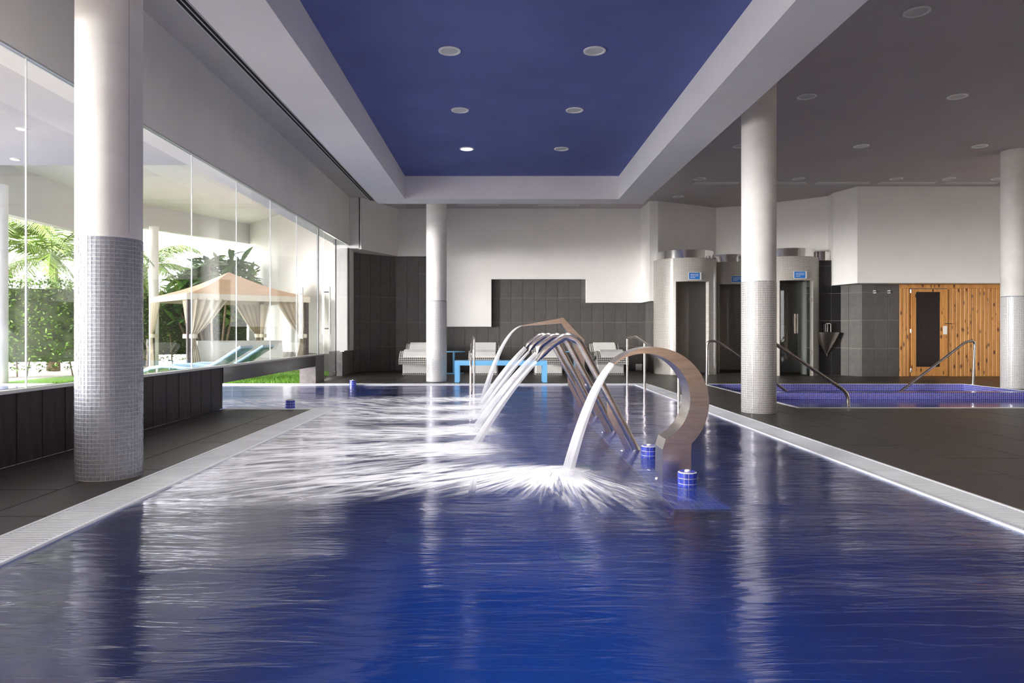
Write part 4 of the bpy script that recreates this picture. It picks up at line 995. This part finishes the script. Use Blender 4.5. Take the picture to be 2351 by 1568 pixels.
m = MB(); m.prism([(-10.6, 11.2), (-3.98, 11.2), (-3.98, 18.2), (-8.3, 23.3), (-10.6, 20.0)], 4.60, 4.9); obj('upper_soffit', m, M['plaster'], roof)
m = MB(); m.prism([(-10.6, 18.6), (-10.4, 18.4), (-8.2, 23.1), (-8.4, 23.3)], 3.95, 4.62); obj('fascia', m, M['ceil'], roof)
m = MB(); m.box(-10.75, -10.5, -8, 18.6, 3.55, 4.9); obj('edge_beam', m, M['ceil'], roof)
for x, y, lb in ((-6.2, 8.33, 'terrace downlight beside the bright glass joint'), (-6.3, 9.2, 'terrace downlight close to the left column'), (-7.5, 10.8, 'lowest terrace downlight left of the column')):
    downlight(x, y, 3.70, lb, True, 0.07)
m = MB(); m.prism([(-4.0, 17.9), (-4.0, 18.3), (-8.3, 23.5), (-8.3, 23.1)], 0.45, 4.6)
ww = thing('wing_wall', 'tall white building wall standing behind the gazebo outdoors', 'wall', (-6, 20.5, 0)); obj('wall_face', m, M['plaster'], ww)
m = MB(); m.prism([(-3.98, 17.86), (-4.0, 18.2), (-8.3, 23.45), (-8.3, 23.06)], 0, 0.45); obj('plinth', m, M['stone_block'], ww)
for x, y, lb, r in ((-9.66, 19.5, 'slim white terrace column behind the gazebo', 0.125), (-10.05, 14.0, 'grey terrace column at the left picture edge', 0.16)):
    m = MB(); m.lathe([(r, 0), (r, 3.98)], x, y, 28); o = obj('terrace_column', m, M['plaster'], None, True, origin=(x, y, 0)); tag(o, lb, 'column')

# ------------------------------------------------------------------ gazebo
A, B, C = Vector((-9.1, 18.3, 0)), Vector((-7.26, 16.3, 0)), Vector((-4.98, 18.0, 0)); Dq = A+C-B; ctr = (A+C)/2
gz = thing('gazebo', 'peach canvas gazebo with tied-back beige curtains on the lawn', 'gazebo', (ctr.x, ctr.y, 0))
cs = [A, B, C, Dq]; ZE, ZK = 1.93, 2.59
ov = [ctr+(p-ctr)*1.05 for p in cs]
names = []
for i in range(4):
    a, b_ = ov[i], ov[(i+1) % 4]; m = MB(); n = 8; rows = []
    for j in range(n+1):
        t_ = j/n; row = []
        for k in range(n+1):
            s = k/n; e = a.lerp(b_, s); p = e.lerp(ctr, t_); z = ZE+(ZK-ZE)*t_-0.09*math.sin(math.pi*t_)*0.8-0.02*math.sin(math.pi*s)*(1-t_)
            row.append((p.x, p.y, z))
        rows.append(row)
    vs = [q for r_ in rows for q in r_]
    m.add(vs, [(j*(n+1)+k, j*(n+1)+k+1, (j+1)*(n+1)+k+1, (j+1)*(n+1)+k) for j in range(n) for k in range(n)])
    obj('canopy_panel', m, M['canvas'], gz, True)
    d = (b_-a).normalized(); nn_ = Vector((d.y, -d.x, 0))*0.012
    m = MB(); m.prism([(a.x, a.y), (b_.x, b_.y), (b_.x-nn_.x, b_.y-nn_.y), (a.x-nn_.x, a.y-nn_.y)], 1.79, ZE+0.005); obj('valance', m, M['canvas_pale'], gz)
for p in cs:
    m = MB(); m.box(p.x-0.045, p.x+0.045, p.y-0.045, p.y+0.045, 0, 1.9, 0.75); obj('post', m, M['post_dark'], gz)
def curtain(p, q, w, tie=0.93):
    "gathered curtain hanging from p towards q"
    d = (q-p); d.z = 0; d.normalize(); nrm = Vector((-d.y, d.x, 0)); m = MB(); nz_, nx = 18, 30; vs = []
    for j in range(nz_+1):
        z = 1.82-1.77*j/nz_
        u = (z-tie)/(1.82-tie)
        ww_ = (0.10+(w-0.10)*max(0, u)**0.8) if u > 0 else 0.10+0.16*min(1, -u*1.2)
        for k in range(nx+1):
            s = k/nx; x = 0.03+ww_*s; f = 0.035*math.sin(s*math.pi*9)*(0.4+0.6*ww_/w); pp_ = p+d*x+nrm*(f-0.05)
            vs.append((pp_.x, pp_.y, z))
    m.add(vs, [(j*(nx+1)+k, j*(nx+1)+k+1, (j+1)*(nx+1)+k+1, (j+1)*(nx+1)+k) for j in range(nz_) for k in range(nx)])
    cu = obj('curtain', m, M['curtain'], gz, True)
    m = MB(); e = p+d*0.09; m.lathe([(0.10, tie-0.05), (0.105, tie), (0.10, tie+0.05)], e.x, e.y, 16); obj('tie', m, M['canvas_pale'], cu, True)
curtain(A, B, 0.75); curtain(B, A, 0.5); curtain(B, C, 0.85); curtain(C, B, 0.75); curtain(Dq, A, 0.7); curtain(Dq, C, 0.5); curtain(C, Dq, 0.4)
# cloth-covered table inside
t = thing('draped_table', 'long table under a white cloth inside the gazebo', 'table', (-7.0, 17.7, 0))
u = (C-B).normalized(); v = Vector((-u.y, u.x, 0)); c0 = B+u*0.28+v*0.35
q = [c0, c0+u*2.05, c0+u*2.05+v*0.8, c0+v*0.8]
m = MB(); m.prism([(p.x, p.y) for p in q], 0.79, 0.81); obj('table_top', m, M['cloth'], t)
m = MB(); n = 80; per = []
for i in range(4):
    for k in range(n//4): per.append(q[i].lerp(q[(i+1) % 4], k/(n//4)))
cen = (q[0]+q[2])/2; vs = []
for z, g in ((0.808, 0.0), (0.5, 0.5), (0.03, 1.0)):
    for k, p in enumerate(per):
        d = (p-cen).normalized(); f = g*(0.04+0.035*math.sin(k*1.25)); vs.append((p.x+d.x*f, p.y+d.y*f, z))
m.add(vs, [(j*n+k, (j+1)*n+k, (j+1)*n+(k+1) % n, j*n+(k+1) % n) for j in range(2) for k in range(n)]); obj('cloth', m, M['cloth'], t, True)

# pale blue sun loungers on the lawn
def sun_lounger(y, x0, label):
    t = thing('sun_lounger', label, 'sun lounger', (x0, y, 0), 'pale blue sun loungers')
    pr = [(0, .24), (.18, .31), (.40, .345), (.65, .34), (.9, .30), (1.15, .29), (1.35, .33), (1.6, .47), (1.85, .63), (2.02, .74)]
    m = MB(); poly = [(x0+a, z) for a, z in pr]+[(x0+a+0.02, z-0.05) for a, z in reversed(pr)]
    m.extrude_y(poly, y-0.32, y+0.32); obj('lying_surface', m, M['pale_blue_soft'], t, True)
    for s in (-0.33, 0.33):
        m = MB(); m.tube([(x0+a, y+s, z-0.02) for a, z in pr], 0.035, 8); obj('side_rail', m, M['pale_blue_soft'], t, True)
    for lx, lz in ((0.3, 0.3), (1.35, 0.3)):
        for s in (-0.3, 0.3):
            m = MB(); m.tube([(x0+lx, y+s, 0), (x0+lx, y+s, lz)], 0.022, 8); obj('leg', m, M['white_metal'], t, True)
M['pale_blue_soft'] = mat('pale_blue_plastic', (0.46, 0.68, 0.90), 0.45, var=0.03)
sun_lounger(14.5, -7.27, 'pale blue sun lounger on the lawn nearest the glass')
sun_lounger(15.35, -7.10, 'pale blue sun lounger on the lawn behind the first one')

# ------------------------------------------------------------------ planting
def leaf_quads(m, c, n_, s, rs, flat=0.5):
    for k in range(n_):
        p = c(); d = Vector((rs.normal(), rs.normal(), rs.normal()*flat)).normalized(); e = d.cross(Vector((rs.normal(), rs.normal(), rs.normal()))).normalized()
        l = s*rs.uniform(0.6, 1.3); w = l*0.42
        m.add([p, p+d*l*0.5+e*w*0.5, p+d*l, p+d*l*0.5-e*w*0.5], [(0, 1, 2, 3)])
def hedge(p0, p1, h, th, label, nl):
    p0, p1 = Vector((*p0, 0)), Vector((*p1, 0)); d = (p1-p0); L = d.length; d.normalize(); nn = Vector((-d.y, d.x, 0)); mid = (p0+p1)/2
    t = thing('hedge', label, 'hedge', (mid.x, mid.y, 0))
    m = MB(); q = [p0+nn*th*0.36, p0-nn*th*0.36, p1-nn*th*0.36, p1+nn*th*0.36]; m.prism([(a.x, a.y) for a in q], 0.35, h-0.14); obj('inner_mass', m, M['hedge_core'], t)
    rs = np.random.RandomState(int(L*100)); m = MB()
    def c():
        s = rs.uniform(0, L); z = h*rs.uniform(0, 1)**0.75; z = max(z, 0.18)
        o_ = rs.choice([-1, 1])*th*0.5*(0.72+0.35*rs.rand()+0.1*math.sin(s*5+z*7))
        if rs.rand() < 0.25: z = h+rs.normal(0, 0.07); o_ = rs.uniform(-th/2, th/2)
        return p0+d*s+nn*o_+Vector((0, 0, z))
    leaf_quads(m, c, nl, 0.085, rs); obj('foliage', m, M['leaf'], t, kind='stuff')
    for k in range(int(L*2.5)):
        s = rs.uniform(0, L); b_ = p0+d*s+nn*rs.uniform(-th/2, th/2); m = MB()
        m.tube([b_, b_+Vector((rs.normal(0, .06), rs.normal(0, .06), 0.5)), b_+Vector((rs.normal(0, .1), rs.normal(0, .1), 1.0))], 0.018, 5); obj('stem', m, M['bark'], t)
hedge((-15.0, 14.6), (-9.6, 16.4), 2.15, 0.9, 'tall clipped hedge outside the left glass panes', 9000)
hedge((-11.5, 20.6), (-8.42, 22.95), 2.2, 1.0, 'sunlit hedge behind the gazebo beside the slim column', 7000)

def palm(x, y, h, label, seed):
    rs = np.random.RandomState(seed); t = thing('palm_tree', label, 'palm tree', (x, y, 0))
    m = MB(); m.tube([(x, y, 0), (x+0.05, y, h*0.5), (x, y, h)], 0.14, 10, True, [0.17, 0.12, 0.10]); obj('trunk', m, M['bark'], t, True)
    for k in range(23):
        a = 2*math.pi*k/23+rs.uniform(-.2, .2); el = rs.uniform(0.0, 1.25); L = rs.uniform(2.0, 2.9); d = Vector((math.cos(a), math.sin(a), 0))
        pts = []; p = Vector((x, y, h)); n = 14
        for i in range(n+1):
            e = el-1.75*(i/n)**1.2; pts.append(p.copy()); p = p+(d*math.cos(e)+Vector((0, 0, math.sin(e))))*(L/n)
        m = MB(); m.tube(pts, 0.015, 4, True, [0.022*(1-0.8*i/n) for i in range(n+1)]); side = d.cross(Vector((0, 0, 1)))
        for i in range(2, n):
            for f in (0, 0.33, 0.66):
                b_ = pts[i].lerp(pts[i+1], f); tn = (pts[min(i+1, n)]-pts[i-1]).normalized(); ll = 0.55*math.sin(math.pi*(0.15+0.8*i/n))
                for s in (-1, 1):
                    dr = (side*s*0.75+tn*0.55+Vector((0, 0, -0.45+rs.normal(0, .12)))).normalized(); tip = b_+dr*ll; w = tn*0.018
                    m.add([b_-w, b_+w, b_+dr*ll*0.55+w*0.9, tip, b_+dr*ll*0.55-w*0.9], [(0, 1, 2, 3, 4)])
        obj('frond', m, M['leaf_palm'], t)
palm(-11.9, 18.6, 2.95, 'feathery palm tree rising over the hedge at the left', 4)
palm(-12.9, 17.9, 3.3, 'second palm tree partly cut by the left picture edge', 9)
palm(-10.9, 21.4, 3.0, 'palm tree behind the left foreground column', 12)
# broad-leaved shrub: every leaf an object on shared mesh data
t = thing('leafy_shrub', 'tall broad-leaved shrub rising behind the gazebo roof', 'shrub', (-8.9, 21.6, 0))
lm = MB(); n = 6; vs = []
for i in range(n+1):
    s = i/n; w = 0.085*math.sin(math.pi*(0.08+0.92*s))**0.8*(1 if i < n else 0); z = -0.16*s*s
    vs += [(0.62*s, -w, z+0.25*w), (0.62*s, 0, z), (0.62*s, w, z+0.25*w)]
lm.add(vs, [(3*i+a, 3*i+3+a, 3*i+4+a, 3*i+1+a) for i in range(n) for a in (0, 1)])
lme = bpy.data.meshes.new('leaf'); lme.from_pydata(lm.v, [], lm.f); lme.update(); finish_mesh(lme, True); lme.materials.append(M['leaf_plant'])
rs = np.random.RandomState(21); cnt = 0
for k in range(16):
    ax, ay = -8.85+rs.uniform(-1.5, 1.0), 21.5+rs.uniform(-0.4, 0.4); topz = 3.85-0.75*abs(ax+8.5)-rs.uniform(0, 0.5)
    m = MB(); m.tube([(-8.8+(ax+8.8)*0.3, 21.5, 0), (-8.8+(ax+8.8)*0.7, ay, topz*0.6), (ax, ay, topz)], 0.03, 6, True, [0.04, 0.03, 0.015]); obj('stem', m, M['bark'], t, True)
    for q in range(19):
        z = topz-0.06-0.95*rs.rand()**1.4; f = (topz-z)
        bx, by = ax+(-8.8-ax)*0.25*f, ay; a = rs.uniform(0, 6.283); el = rs.uniform(-0.9, 0.45)-0.25*f; s = rs.uniform(0.85, 1.3)
        piece('leaf', lme, (bx, by, z), t, (rs.uniform(-.4, .4), el, a), (s, s, s)); cnt += 1

m = MB()
def c_shrub():
    while True:
        a, b_, z = rs.uniform(-1, 1), rs.uniform(-1, 1), rs.uniform(-1, 1)
        if a*a+b_*b_+z*z < 1: return Vector((-8.75+1.35*a, 21.75+0.5*b_, 2.35+1.05*z))
leaf_quads(m, c_shrub, 2600, 0.26, rs)
obj('inner_foliage', m, M['leaf'], t, kind='stuff')
